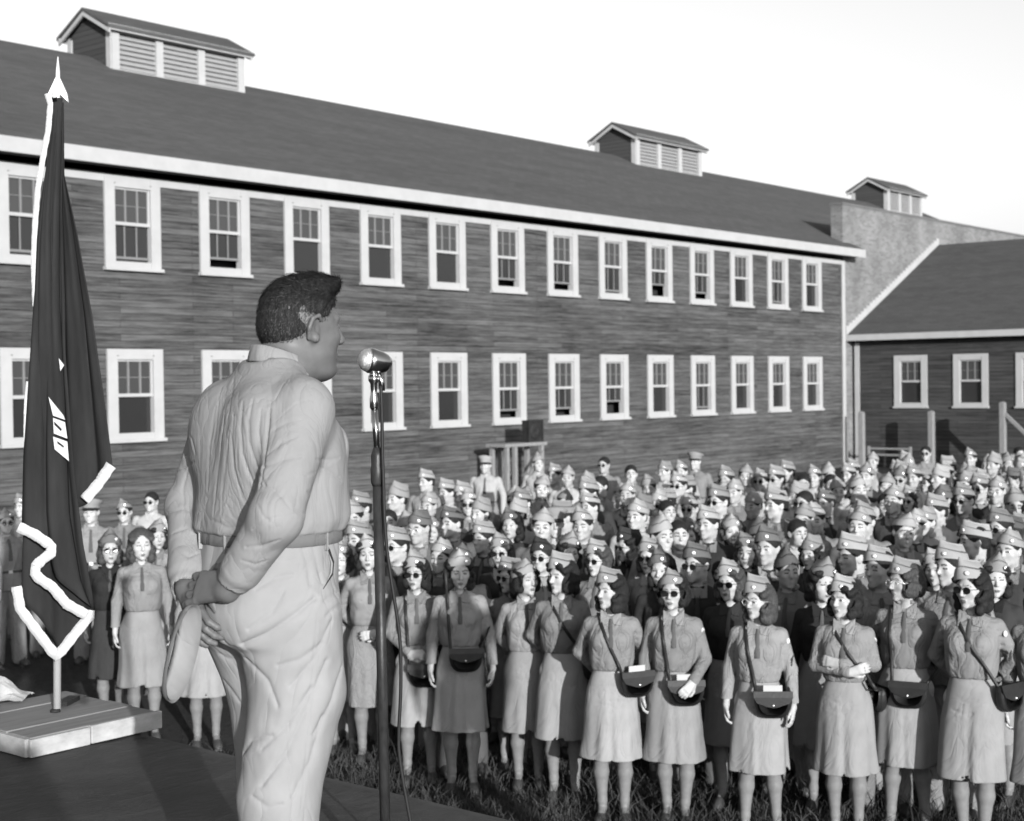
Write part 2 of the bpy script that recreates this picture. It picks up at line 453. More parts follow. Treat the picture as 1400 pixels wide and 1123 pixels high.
def loudspeaker():
    A = empty('loudspeaker', G(26.42, TA - 1.2, 1.66), GROT, 'square black loudspeaker box on top of the small wooden stand by the wall', 'loudspeaker')
    b = MB(); w, h, d = .25, .50, .20; n = 14
    b.box(-w, w, -.0, d, .0, h); b.build('cabinet', M_black, A, bevel=.01)
    f = MB(); f.box(-w - .02, w + .02, -.03, -.001, -.0, .04); f.box(-w - .02, w + .02, -.03, -.001, h - .04, h); f.box(-w - .02, -w + .02, -.03, -.001, .04, h - .04); f.box(w - .02, w + .02, -.03, -.001, .04, h - .04)
    f.build('front_frame', M_black, A)
    g = MB(); g.lathe([(.02, 0), (.05, -.01), (.10, -.02), (.19, -.012), (.20, 0)], (0, -.004, h / 2), 24, ax=(0, 1, 0)); g.build('speaker_cone', M_black, A)
    S = empty('speaker_stand', G(25.95, TA - 1.2), GROT, 'small pale timber stand carrying the black loudspeaker', 'stand')
    for x in (-.62, -.34, .62):
        for y in (-.05, .38):
            c = MB(); c.box(x - .045, x + .045, y - .045, y + .045, -.02, 1.58); c.build('leg', M_post, S)
    t = MB(); t.box(-.75, .75, -.12, .46, 1.58, 1.655); t.build('top', M_post, S)
    r = MB(); r.bar((-.3, -.10, .5), (.6, -.10, 1.45), .08, .03); r.build('brace', M_post, S)
    # dark doorway board behind
loudspeaker()

# ------------------------------------------------------------------ speaker's platform (aligned with the camp grid)
PZ = 1.51
def platform_mat():
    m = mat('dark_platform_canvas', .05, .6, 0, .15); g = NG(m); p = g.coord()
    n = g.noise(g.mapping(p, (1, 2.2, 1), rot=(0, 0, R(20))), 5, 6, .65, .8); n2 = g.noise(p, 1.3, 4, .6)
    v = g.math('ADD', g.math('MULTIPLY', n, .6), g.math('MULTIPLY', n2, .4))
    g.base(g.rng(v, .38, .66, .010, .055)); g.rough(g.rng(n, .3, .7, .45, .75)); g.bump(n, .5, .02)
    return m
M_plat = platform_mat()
M_pine = noisy('raw_pine_board', .15, .75, .22, 4, .2, stretch=(1, 9, 9))
M_pine_end = noisy('raw_pine_end', .27, .75, .3, 9, .3, stretch=(1.0, 1, 2))
def platform():
    A = empty('platform', G(-3.0, 9.0, 0), GROT, 'dark speaking platform under the officer with its far edge towards the crowd', 'platform')
    b = MB(); L, Wd = 6.80, 13.0                      # far edge at s = 3.83
    n = 44; vs = []; rr = random.Random(3)
    for j in range(n + 1):
        for i in range(n + 1):
            x, y = L * i / n, -Wd * j / n
            vs.append((x, y, PZ + (0 if i in (0, n) or j in (0, n) else rr.uniform(-.003, .003))))
    b.add(vs, [(j * (n + 1) + i, (j + 1) * (n + 1) + i, (j + 1) * (n + 1) + i + 1, j * (n + 1) + i + 1) for j in range(n) for i in range(n)], 0, True)
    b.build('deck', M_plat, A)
    e = MB(); e.box(0.004, L + .03, .001, .04, PZ - .22, PZ - .004); e.box(L + .001, L + .04, -Wd, .0, PZ - .22, PZ - .004)
    e.build('edge_board', noisy('edge_timber', .05, .8, .3, 6, .2), A)
    for x in (.15, L - .15):
        for k in range(5):
            c = MB(); y = -.15 - k * (Wd - .3) / 4; c.box(x - .06, x + .06, y - .06, y + .06, -.02, PZ - .23); c.build('leg', M_post, A)
platform()

def flag_base():
    # box of boards carrying the flagstaff
    A = empty('flagstaff_stand', G(3.31, 5.345, PZ + .002), GROT, 'low square base of raw pine boards carrying the flagstaff', 'flag stand')
    w = .62; h = .077
    for k in range(4):
        y0 = k * .1735; c = MB(); c.box(0, w + (0 if k % 2 else -.004), y0 + .0015, y0 + .1715, .024, h + (k % 2) * .003)
        c.build('board', M_pine, A, bevel=.003)
    e = MB(); e.box(-.012, .27, -.022, -.001, 0, h - .004); e.box(.272, w + .012, -.026, -.001, .003, h + .002); e.build('front_board', M_pine_end, A, bevel=.003)
    e = MB(); e.box(-.024, -.002, 0, .70, 0, h - .003); e.build('side_board', M_pine_end, A, bevel=.003)
    e = MB(); e.box(.02, w - .02, .02, .68, .002, .023); e.build('bottom_board', M_pine, A)
    e = MB(); e.lathe([(.022, 0), (.022, .008), (.0185, .012)], (.33, .33, h + .004), 20); e.build('socket', M_black, A)
    s = MB(); s.bar((.40, .39, h + .018), (.52, .47, h + .016), .05, .02); s.build('clamp', M_black, A)
flag_base()
# cloth bundle on the left end of the base
def paper():
    b = MB(); n = 10; rr = random.Random(5); vs = []
    for j in range(n + 1):
        for i in range(n + 1):
            u, v = i / n - .5, j / n - .5; z = .10 * math.exp(-(u * u + v * v) * 9) + rr.uniform(0, .012)
            vs.append((u * .26, v * .2, z))
    b.add(vs, [(j * (n + 1) + i, j * (n + 1) + i + 1, (j + 1) * (n + 1) + i + 1, (j + 1) * (n + 1) + i) for j in range(n) for i in range(n)], 0, False)
    o = b.build('crumpled_cloth', noisy('pale_cloth', .28, .9), None); o.location = (-2.36, 6.72, PZ + .082); tag(o, 'crumpled pale cloth lying at the left edge on the pine flag base', 'cloth')
paper()

POLE0, POLE1 = Vector((-2.013, 6.45, PZ + .075)), Vector((-1.955, 6.45, 4.45))
def flagstaff():
    A = empty('flagstaff', POLE0, 0, 'pale flagstaff with a spear head holding the dark fringed flag', 'flagpole')
    d = (POLE1 - POLE0); L = d.length; u = d.normalized()
    M_staff = noisy('varnished_pale_staff', .28, .5, .08, 6, .05, stretch=(5, 5, .5))
    p = MB(); p.tube([u * t for t in (0.01, .8, 1.6, L - .26)], [.017, .016, .013, .010], 14); p.build('staff', M_staff, A)
    s = MB(); M_sp = mat('nickel_spear', .45, .35, .2, .5); k = L - .26
    s.lathe([(.012, 0), (.02, .01), (.02, .03), (.011, .045), (.013, .07), (.009, .09), (.011, .14), (.009, .2), (.002, .262)], u * k, 14, ax=u)
    x = Vector((1, .15, 0)).normalized()
    for sg in (-1, 1):
        q = [u * (k + .19), u * (k + .10) + x * sg * .040, u * (k + .062) + x * sg * .046, u * (k + .095) + x * sg * .012, u * (k + .08)]
        s.prism([v - Vector((0, .006, 0)) for v in q], (0, .012, 0))
    s.build('spear_head', M_sp, A, bevel=.0015)
    return A
flagstaff()

PX = .003196
def fp(px, py, dy=0.0):
    """flag drawing units (1 unit = 3.2 mm on the hanging cloth) to world, measured from the foot of the staff"""
    return Vector((-2.013 + (px - 72.5) * PX + (975 - py) * PX * .0165, 6.385 + dy, PZ + .075 + (975 - py) * PX))
def flag():
    m = mat('dark_wool_flag', .028, .9, 0, .05); g = NG(m); p = g.coord()
    n = g.noise(g.mapping(p, (3, 3, .6)), 3, 4, .6); g.base(g.rng(n, .3, .7, .013, .024)); g.bump(g.noise(g.mapping(p, (300, 300, 300)), 1, 2), .15, .001)
    mf = noisy('white_fringe', .40, .8, .06, 60, .6, .004)
    def interp(path, y):
        ys = [q[1] for q in path]; xs = [q[0] for q in path]; return float(np.interp(y, ys, xs))
    def layer(b, left, right, bottom, dy, amp, nf, ph, nu=26, nv=60):
        """left/right: (x,y) paths down the edges; bottom: path along the hem (x,y); cloth with vertical folds"""
        y0 = max(left[0][1], right[0][1]); vs = []
        for j in range(nv + 1):
            v = j / nv
            for i in range(nu + 1):
                u = i / nu
                yb = float(np.interp(u, [q[0] for q in bottom], [q[1] for q in bottom]))
                y = y0 + (yb - y0) * v
                xl, xr = interp(left, y), interp(right, y)
                x = xl + (xr - xl) * u
                a = amp * min(1, v * 2.2) * (math.sin(u * nf * 2 * math.pi + ph + v * 1.1) + .35 * math.sin(u * nf * 4.4 * math.pi + 2 * ph - v * 2))
                x += 2.2 * min(1, v * 2) * math.cos(u * nf * 2 * math.pi + ph + v) * (1 if 0 < i < nu else .0)
                vs.append(fp(x, y, dy(u, v) + a))
        w = nu + 1
        b.add(vs, [(j * w + i, j * w + i + 1, (j + 1) * w + i + 1, (j + 1) * w + i) for j in range(nv) for i in range(nu)], 0, True)
        return vs, w
    A = empty('flag', POLE1 - Vector((0, 0, .2)), 0, 'dark furled flag with a white fringe hanging in folds from the staff', 'flag')
    A_inv = Matrix.Translation(-A.location)
    def done(b, name, m_, thick):
        o = b.build(name, m_, A, fix=False); o.data.transform(A_inv)
        if thick:
            md = o.modifiers.new('thickness', 'SOLIDIFY'); md.thickness = thick; md.offset = 0
        return o
    b = MB()
    # back fold reaching out to the right
    layer(b, [(82, 142), (80, 400), (78, 560), (76, 700)], [(86, 142), (87, 240), (105, 320), (125, 430), (141, 545), (152, 634), (152, 640)],
          [(0, 705), (.45, 690), (1, 636)], lambda u, v: .02 + .06 * v * (1 - u) + .02, .016, 1.6, .4)
    # long back panel going down to the tip
    layer(b, [(74, 140), (68, 232), (59, 300), (55, 400), (45, 520), (38, 620), (35, 700), (32, 800), (30, 812)], [(88, 140), (88, 300), (92, 480), (104, 640), (116, 740), (133, 832), (133, 835)],
          [(0, 806), (.53, 888), (1, 834)], lambda u, v: -.012 + .012 * math.sin(u * math.pi) * v, .010, 2.1, 2.0)
    # front panel ending in the folded hem
    layer(b, [(74, 139), (68, 231), (59, 299), (55, 399), (45, 519), (38, 619), (36, 700), (36, 705)], [(88, 139), (87, 300), (88, 420), (95, 560), (100, 700), (115, 790), (129, 826)],
          [(0, 706), (.38, 735), (.5, 741), (.62, 775), (1, 826)], lambda u, v: -.055 * min(1, v * 3) - .02 * math.sin(u * math.pi), .018, 1.8, 1.2)
    # thin outer fold in front, left
    layer(b, [(80, 145), (72, 230), (63, 330), (58, 440), (50, 560), (46, 640)], [(84, 145), (80, 300), (84, 430), (90, 560), (92, 640)],
          [(0, 640), (1, 660)], lambda u, v: -.085 * max(0, math.sin(math.pi * min(1, v * 1.02))) ** .5, .010, 1.3, 0)
    done(b, 'cloth', m, .003)
    rf = random.Random(9)
    # fringe ribbons: each is a strip between two paths
    f = MB()
    def ribbon(pts, w, dy, wig=0.0):
        f = MB()
        P = [Vector((q[0], q[1])) for q in pts]; vs = []; n = 0
        dense = []
        for a, c in zip(P[:-1], P[1:]):
            k = max(2, int((c - a).length / 1.1))
            dense += [a + (c - a) * i / k for i in range(k)]
        dense.append(P[-1])
        for i, p_ in enumerate(dense):
            t = (dense[min(i + 7, len(dense) - 1)] - dense[max(i - 7, 0)]).normalized(); nn = Vector((-t.y, t.x))
            ww = w * (1 + .10 * rf.random() + .05 * math.sin(i * .37))
            vs += [fp(p_.x - nn.x * ww / 2, p_.y - nn.y * ww / 2, dy + .0015 * rf.random()), fp(p_.x + nn.x * ww / 2, p_.y + nn.y * ww / 2, dy - .003 + .0025 * rf.random())]
        f.add(vs, [(2 * i, 2 * i + 2, 2 * i + 3, 2 * i + 1) for i in range(len(dense) - 1)], 0, True)
        done(f, 'fringe', mf, .004)
    ribbon([(74, 136), (78, 150), (75, 185), (69, 215), (61, 262), (57, 310), (55, 360), (57, 420)], 7, -.062)
    ribbon([(84, 128), (83, 135), (85, 142)], 6, -.066)
    ribbon([(45, 520), (42, 550), (41, 600)], 4, -.045)
    ribbon([(37, 714), (58, 724), (74, 735), (81, 741), (80, 750), (68, 759), (60, 767), (59, 776), (64, 783), (82, 795), (101, 818), (127, 833)], 13, -.095)
    ribbon([(31, 795), (36, 825), (58, 855), (78, 882), (84, 889), (92, 882), (106, 864), (129, 836), (130, 828)], 13, -.066)
    ribbon([(115, 682), (134, 660), (151, 635)], 14, .02)
    # what the folds let through of the white lettering
    e = MB(); d = -.100
    mw = noisy('white_applique', .36, .8, .05, 8, 0)
    def pl(q):
        e = MB(); e.add([fp(x, y, d) for x, y in q], [tuple(range(len(q)))]); done(e, 'letter_piece', mw, .002)
    pl([(92, 490), (99, 499), (94, 507)])
    pl([(78, 541), (83, 562), (84, 566), (100, 572), (98, 566)])
    pl([(84, 569), (85, 590), (103, 597), (100, 575)]); pl([(84, 594), (86, 611), (105, 627), (103, 601)])
    for q in ([(86, 574), (96, 584), (95, 587), (86, 578)], [(90, 600), (99, 607), (98, 609), (90, 603)]):
        k = MB(); k.add([fp(x, y, d - .004) for x, y in q], [(0, 1, 2, 3)]); done(k, 'letter_gap', m, 0)
flag()

# ------------------------------------------------------------------ microphone on its stand
M_chrome = mat('chrome', .40, .2, 1.0, .5)
M_stand = noisy('worn_black_stand', .03, .4, .5, 40, .4, .002, stretch=(1, 1, .4)); M_stand.node_tree.nodes['Principled BSDF'].inputs['Metallic'].default_value = .3
M_grille = noisy('mic_grille', .5, .35, .3, 300, .8, .002, metal=.8)
def microphone():
    A = empty('microphone_stand', (-.396, 4.4, PZ + .001), 0, 'tall worn black stand holding the chrome microphone in front of the officer', 'stand')
    def q(x, z): return Vector((x + .396, 0, z - PZ))
    b = MB(); b.lathe([(.15, 0), (.15, .012), (.13, .022), (.04, .035), (.02, .06), (.014, .07)], (0, 0, 0), 32); b.build('base', M_stand, A)
    b = MB(); b.tube([q(-.396, PZ + .06), q(-.404, 2.73)], .0155, 16); b.build('lower_tube', M_stand, A)
    b = MB(); b.lathe([(.0158, 0), (.020, .01), (.021, .05), (.018, .06), (.019, .09), (.012, .115)], q(-.404, 2.70), 20); b.build('clutch', M_stand, A)
    b = MB(); b.tube([q(-.404, 2.8), q(-.411, 2.935)], .0095, 14); b.tube([q(-.404, 2.8), q(-.409, 2.925)], .0094, 14); b.build('upper_tube', M_chrome, A)
    b = MB(); b.lathe([(.011, 0), (.013, .005), (.013, .03), (.009, .045), (.010, .075), (.016, .085), (.016, .1)], q(-.411, 2.93), 18); b.build('collar', M_chrome, A)
    Mi = empty('microphone', (-.412, 4.4, 3.035), 0, 'chrome bullet shaped microphone at the top of the stand', 'microphone')
    ax = Vector((-.86, -.42, .16)).normalized()
    b = MB(); b.lathe([(.004, -.055), (.018, -.050), (.028, -.037), (.034, -.018), (.037, .004), (.038, .016), (.035, .020)], Vector((.004, 0, .038)), 32, ax=ax); b.build('body', M_chrome, Mi)
    b = MB(); b.lathe([(.033, .020), (.035, .023), (.030, .036), (.018, .046), (.002, .049)], Vector((.004, 0, .038)), 32, ax=ax); b.build('grille', M_grille, Mi)
    b = MB(); b.tube([(.0, 0, -.012), (.001, 0, .008)], .012, 14); b.tube([(.012, 0, .004), (.024, .002, -.02), (.026, 0, -.05)], .009, 12); b.build('bracket', M_chrome, Mi)
    c = MB(); P = [(-.388, 3.0), (-.386, 2.93), (-.386, 2.80), (-.384, 2.70), (-.383, 2.62), (-.377, 2.514), (-.363, 2.405), (-.343, 2.25), (-.342, 2.1), (-.350, 1.965), (-.347, 1.88), (-.319, 1.70), (-.29, 1.56), (-.25, PZ + .006)]
    V = [Vector(p) for p in P]; dense = []
    for i in range(len(P) - 1):
        for k in range(5):
            t = k / 5; a, b_, c_, d_ = [np.array(P[max(0, min(len(P) - 1, i + w))]) for w in (-1, 0, 1, 2)]
            v = .5 * ((2 * b_) + (c_ - a) * t + (2 * a - 5 * b_ + 4 * c_ - d_) * t * t + (3 * b_ - a - 3 * c_ + d_) * t ** 3); dense.append((float(v[0]), 4.375, float(v[1])))
    dense.append((P[-1][0], 4.37, P[-1][1])); dense += [(-.1, 4.6, PZ + .006), (.2, 4.5, PZ + .006), (.6, 4.0, PZ + .006)]
    o = c; o.tube(dense, .0052, 8); o = o.build('cable', mat('rubber_cable', .015, .5)); tag(o, 'thin black cable hanging beside the microphone stand', 'cable')
microphone()

# ------------------------------------------------------------------ sculpting: smooth-blended distance fields meshed with surface nets
def sm_min(a, b, k):
    h = np.clip(.5 + .5 * (b - a) / k, 0, 1)
    return b + (a - b) * h - k * h * (1 - h)

class Fr:
    """local frame for a group of primitives"""
    def __init__(s, origin=(0, 0, 0), rot=None):
        s.o = np.array(origin, np.float64); s.R = np.eye(3) if rot is None else np.array(rot.to_3x3() if hasattr(rot, 'to_3x3') else rot, np.float64)
    def w(s, p): return s.R @ np.array(p, np.float64) + s.o

class Sdf:
    def __init__(s, lo, hi, h):
        s.lo = np.array(lo, np.float64); s.h = h
        s.n = np.ceil((np.array(hi) - s.lo) / h).astype(int) + 1
        s.f = np.full(tuple(s.n), .2, np.float32)
        s.ax = [(s.lo[i] + h * np.arange(s.n[i])).astype(np.float32) for i in range(3)]
    def sub(s, lo, hi, pad):
        a = np.clip(np.floor((np.array(lo) - pad - s.lo) / s.h).astype(int), 0, s.n); b = np.clip(np.ceil((np.array(hi) + pad - s.lo) / s.h).astype(int) + 1, 0, s.n)
        if np.any(b <= a): return None, None
        sl = tuple(slice(a[i], b[i]) for i in range(3))
        return sl, (s.ax[0][sl[0]][:, None, None], s.ax[1][sl[1]][None, :, None], s.ax[2][sl[2]][None, None, :])
    def put(s, sl, d, k, op):
        F = s.f[sl]; d = d.astype(np.float32)
        if op == 'u': s.f[sl] = sm_min(F, d, k) if k > 0 else np.minimum(F, d)
        elif op == 's': s.f[sl] = -sm_min(-F, d, k) if k > 0 else np.maximum(F, -d)
        elif op == 'i': s.f[sl] = -sm_min(-F, -d, k)
        elif op == 'a': s.f[sl] = F + d
    def rc(s, a, b, ra, rb, k=.01, op='u', fr=None):
        if fr is not None: a, b = fr.w(a), fr.w(b)
        a = np.array(a, np.float64); b = np.array(b, np.float64); r = max(ra, rb)
        sl, P = s.sub(np.minimum(a, b) - r, np.maximum(a, b) + r, k + s.h * 2)
        if sl is None: return
        ba = b - a; L = max(float(ba @ ba), 1e-9)
        x, y, z = P[0] - a[0], P[1] - a[1], P[2] - a[2]
        t = np.clip((x * ba[0] + y * ba[1] + z * ba[2]) / L, 0, 1)
        d = np.sqrt((x - t * ba[0]) ** 2 + (y - t * ba[1]) ** 2 + (z - t * ba[2]) ** 2) - (ra + (rb - ra) * t)
        s.put(sl, d, k, op)
    def chain(s, pts, rs, k=.01, op='u', fr=None):
        for i in range(len(pts) - 1): s.rc(pts[i], pts[i + 1], rs[i], rs[i + 1], k, op, fr)
    def ell(s, c, r, k=.01, op='u', fr=None, rot=None):
        c = np.array(c, np.float64); M = np.eye(3)
        if fr is not None: c = fr.w(c); M = fr.R
        if rot is not None: M = M @ np.array(rot.to_matrix() if hasattr(rot, 'to_matrix') else rot)
        r = np.array(r, np.float64); ext = np.sqrt((M ** 2) @ (r ** 2))
        sl, P = s.sub(c - ext, c + ext, k + s.h * 2)
        if sl is None: return
        X = [P[i] - c[i] for i in range(3)]
        q = [X[0] * M[0, j] + X[1] * M[1, j] + X[2] * M[2, j] for j in range(3)]
        k0 = np.sqrt(sum((q[j] / r[j]) ** 2 for j in range(3))); k1 = np.sqrt(sum((q[j] / r[j] ** 2) ** 2 for j in range(3))) + 1e-6
        s.put(sl, k0 * (k0 - 1) / k1, k, op)
    def loft(s, secs, k=.01, op='u', power=2.0, mod=None, ends=.012):
        """secs rows: z, cx, cy, rx, ry (ascending z). mod(angle, z) -> radius factor"""
        A = np.array(secs, np.float64); z0, z1 = A[0, 0], A[-1, 0]
        lo = [np.min(A[:, 1] - A[:, 3]) , np.min(A[:, 2] - A[:, 4]), z0]; hi = [np.max(A[:, 1] + A[:, 3]), np.max(A[:, 2] + A[:, 4]), z1]
        sl, P = s.sub(np.array(lo) - .03, np.array(hi) + .03, k + s.h * 2)
        if sl is None: return
        z = P[2][0, 0, :].astype(np.float64); ip = [smooth_interp(z, A[:, 0], A[:, j]) for j in (1, 2, 3, 4)]
        cx, cy, rx, ry = [q[None, None, :].astype(np.float32) for q in ip]
        X, Y = P[0] - cx, P[1] - cy
        m = 1.0
        if mod is not None: m = mod(np.arctan2(X, Y), P[2] + 0 * X)
        q = (np.abs(X / rx) ** power + np.abs(Y / ry) ** power) ** (1 / power)
        d = (q / m - 1) * np.minimum(rx, ry) * .9
        e = np.maximum(z0 - P[2], P[2] - z1)
        d = -sm_min(-d, -(e + 0 * d), ends)
        s.put(sl, d, k, op)
    def groove(s, pts, w, amp, fr=None):
        """soft crease (amp>0 cuts in, amp<0 raises) along a polyline"""
        if fr is not None: pts = [fr.w(p) for p in pts]
        pts = [np.array(p, np.float64) for p in pts]; lo = np.min(pts, axis=0); hi = np.max(pts, axis=0)
        sl, P = s.sub(lo, hi, w * 2.6)
        if sl is None: return
        best = None; n = len(pts)
        for i in range(n - 1):
            a, b = pts[i], pts[i + 1]; ba = b - a; L = max(float(ba @ ba), 1e-9)
            x, y, z = P[0] - a[0], P[1] - a[1], P[2] - a[2]
            t = np.clip((x * ba[0] + y * ba[1] + z * ba[2]) / L, 0, 1)
            d2 = (x - t * ba[0]) ** 2 + (y - t * ba[1]) ** 2 + (z - t * ba[2]) ** 2
            u = (i + t) / (n - 1); d2 = d2 / np.maximum(.25, np.sin(np.pi * np.clip(u, .04, .96))) ** 1.2
            best = d2 if best is None else np.minimum(best, d2)
        s.put(sl, amp * np.exp(-best / (w * w)), 0, 'a')
    def mesh(s, smooth=1):
        f = s.f; n = f.shape
        ins = f < 0
        # cells with a sign change
        c = np.zeros((n[0] - 1, n[1] - 1, n[2] - 1), np.int8)
        for dx in (0, 1):
            for dy in (0, 1):
                for dz in (0, 1): c += ins[dx:n[0] - 1 + dx, dy:n[1] - 1 + dy, dz:n[2] - 1 + dz]
        I, J, K = np.nonzero((c > 0) & (c < 8))
        idx = -np.ones(c.shape, np.int32); idx[I, J, K] = np.arange(len(I))
        acc = np.zeros((len(I), 3)); cnt = np.zeros(len(I))
        base = np.stack([I, J, K], 1)
        cor = [(a, b, d) for a in (0, 1) for b in (0, 1) for d in (0, 1)]
        for p in cor:
            for ax in range(3):
                if p[ax]: continue
                q = list(p); q[ax] = 1
                fa = f[I + p[0], J + p[1], K + p[2]]; fb = f[I + q[0], J + q[1], K + q[2]]
                m = (fa < 0) != (fb < 0); t = fa[m] / (fa[m] - fb[m])
                off = np.zeros((int(m.sum()), 3)) + np.array(p); off[:, ax] = t
                acc[m] += off; cnt[m] += 1
        V = (base + acc / np.maximum(cnt, 1)[:, None]) * s.h + s.lo
        quads = []
        for ax in range(3):
            u, v = (ax + 1) % 3, (ax + 2) % 3
            A = [slice(None)] * 3; B = [slice(None)] * 3
            A[ax] = slice(0, n[ax] - 1); B[ax] = slice(1, n[ax])
            for w_ in (u, v): A[w_] = slice(1, n[w_] - 1); B[w_] = slice(1, n[w_] - 1)
            ia, ib = ins[tuple(A)], ins[tuple(B)]
            for sgn in (0, 1):
                q = np.array(np.nonzero((ia & ~ib) if sgn == 0 else (~ia & ib))).T
                if not len(q): continue
                g = q.copy(); g[:, u] += 1; g[:, v] += 1
                def cell(du, dv):
                    t = g.copy(); t[:, u] -= du; t[:, v] -= dv; return idx[t[:, 0], t[:, 1], t[:, 2]]
                Q = np.stack([cell(1, 1), cell(0, 1), cell(0, 0), cell(1, 0)], 1)
                if sgn: Q = Q[:, ::-1]
                quads.append(Q)
        Q = np.concatenate(quads) if quads else np.zeros((0, 4), int)
        Q = Q[(Q >= 0).all(1)]
        for _ in range(smooth):
            E = np.concatenate([Q[:, [0, 1]], Q[:, [1, 2]], Q[:, [2, 3]], Q[:, [3, 0]]])
            S = np.zeros_like(V); N = np.zeros(len(V))
            for k in range(3): S[:, k] = np.bincount(E[:, 0], V[E[:, 1], k], len(V)) + np.bincount(E[:, 1], V[E[:, 0], k], len(V))
            N = np.bincount(E[:, 0], minlength=len(V)) + np.bincount(E[:, 1], minlength=len(V))
            V = V * .5 + .5 * S / np.maximum(N, 1)[:, None]
        return V, Q

def smooth_interp(z, zs, vs):
    """monotone-ish cubic interpolation of a profile"""
    zs = np.asarray(zs); vs = np.asarray(vs); n = len(zs)
    if n < 3: return np.interp(z, zs, vs)
    d = np.diff(vs) / np.diff(zs); m = np.zeros(n); m[0] = d[0]; m[-1] = d[-1]
    for i in range(1, n - 1): m[i] = 0 if d[i - 1] * d[i] <= 0 else 2 * d[i - 1] * d[i] / (d[i - 1] + d[i])
    zc = np.clip(z, zs[0], zs[-1]); i = np.clip(np.searchsorted(zs, zc) - 1, 0, n - 2); h = zs[i + 1] - zs[i]; t = (zc - zs[i]) / h
    return (2 * t ** 3 - 3 * t ** 2 + 1) * vs[i] + (t ** 3 - 2 * t ** 2 + t) * h * m[i] + (-2 * t ** 3 + 3 * t ** 2) * vs[i + 1] + (t ** 3 - t ** 2) * h * m[i + 1]

def np_mesh(name, V, Q, mats, midx=None):
    me = bpy.data.meshes.new(name)
    me.vertices.add(len(V)); me.vertices.foreach_set('co', np.ascontiguousarray(V, np.float32).ravel())
    me.loops.add(len(Q) * 4); me.loops.foreach_set('vertex_index', np.ascontiguousarray(Q, np.int32).ravel())
    me.polygons.add(len(Q)); me.polygons.foreach_set('loop_start', np.arange(0, len(Q) * 4, 4, dtype=np.int32)); me.polygons.foreach_set('loop_total', np.full(len(Q), 4, np.int32))
    me.polygons.foreach_set('use_smooth', np.ones(len(Q), bool))
    for m in mats: me.materials.append(m)
    if midx is not None: me.polygons.foreach_set('material_index', midx.astype(np.int32))
    me.update(calc_edges=True); me.validate()
    return me

# ---- figure materials
def skin_mat(name, base):
    m = mat(name, base, .5, 0, .25); g = NG(m); p = g.coord()
    c = g.rng(g.noise(p, 40, 4), .3, .7, base * .9, base * 1.08); g.base(g.math('MULTIPLY', c, g.rng(g.random(), 0, 1, .9, 1.08)))
    m.node_tree.nodes['Principled BSDF'].inputs['Subsurface Weight'].default_value = 0
    return m
def cloth_mat(name, base, jit=.1, scale=1, crease=.35, fold=18):
    m = mat(name, base, .85, 0, .06); g = NG(m); p = g.coord()
    n = g.math('ABSOLUTE', g.math('SUBTRACT', g.noise(g.mapping(p, (1, 1, .5)), fold * scale * .45, 3, .55, 1.2), .5)); n = g.math('POWER', g.math('ADD', n, .001), .6); w = g.noise(p, 500, 2, .5)
    c = g.rng(g.noise(p, 9, 4), .3, .7, base * .93, base * 1.07); g.base(g.math('MULTIPLY', c, g.rng(g.random(), 0, 1, 1 - jit, 1 + jit)))
    g.bump(g.math('ADD', n, g.math('MULTIPLY', w, .03)), crease, .02)
    return m
def hair_mat(name, base):
    m = mat(name, base, .6, 0, .10); g = NG(m); p = g.coord()
    n = g.noise(g.mapping(p, (1, 1, .35)), 130, 4, .7, .5); g.base(g.rng(n, .3, .7, base * .5, base * 1.9)); g.bump(n, .8, .006)
    return m
M_skin = skin_mat('skin', .30); M_lip = mat('lips', .10, .4); M_brow = mat('brow', .07, .8); M_eye = mat('eye', .05, .25, 0, .5)
M_stock = skin_mat('stocking', .14)
M_shirt = cloth_mat('khaki_shirt', .150, .2, crease=.95); M_skirt = cloth_mat('khaki_skirt', .185, .14, crease=.6, fold=10)
M_capm = cloth_mat('khaki_cap', .19, .22, crease=.12)
M_tie = cloth_mat('khaki_tie', .06, .1)
M_darkcloth = cloth_mat('dark_jacket_wool', .0251, .4)
M_midcloth = cloth_mat('olive_wool', .0904, .3)
M_hair = hair_mat('dark_hair', .012); M_hairb = hair_mat('brown_hair', .035); M_lens = mat('dark_lens', .008, .25, 0, .2)
M_metal = mat('badge_metal', .85, .25, .6, .5)
M_leather = noisy('dark_leather', .014, .5, .3, 14, .4, .004, spec=.25)
M_shoe = noisy('shoe_leather', .05, .4, .2, 14, .2)
M_patch = mat('white_patch', .42, .8); M_stripe = mat('dark_patch', .03, .8); M_paper = mat('paper', .31, .8)
M_pale = cloth_mat('pale_cotton', .25, .1)

# ------------------------------------------------------------------ people
def rotm(yaw=0, pitch=0, roll=0):
    """yaw turns to the figure's own left for positive values, pitch nods down for positive values"""
    return Matrix.Rotation(yaw, 3, 'Z') @ Matrix.Rotation(-pitch, 3, 'X') @ Matrix.Rotation(roll, 3, 'Y')

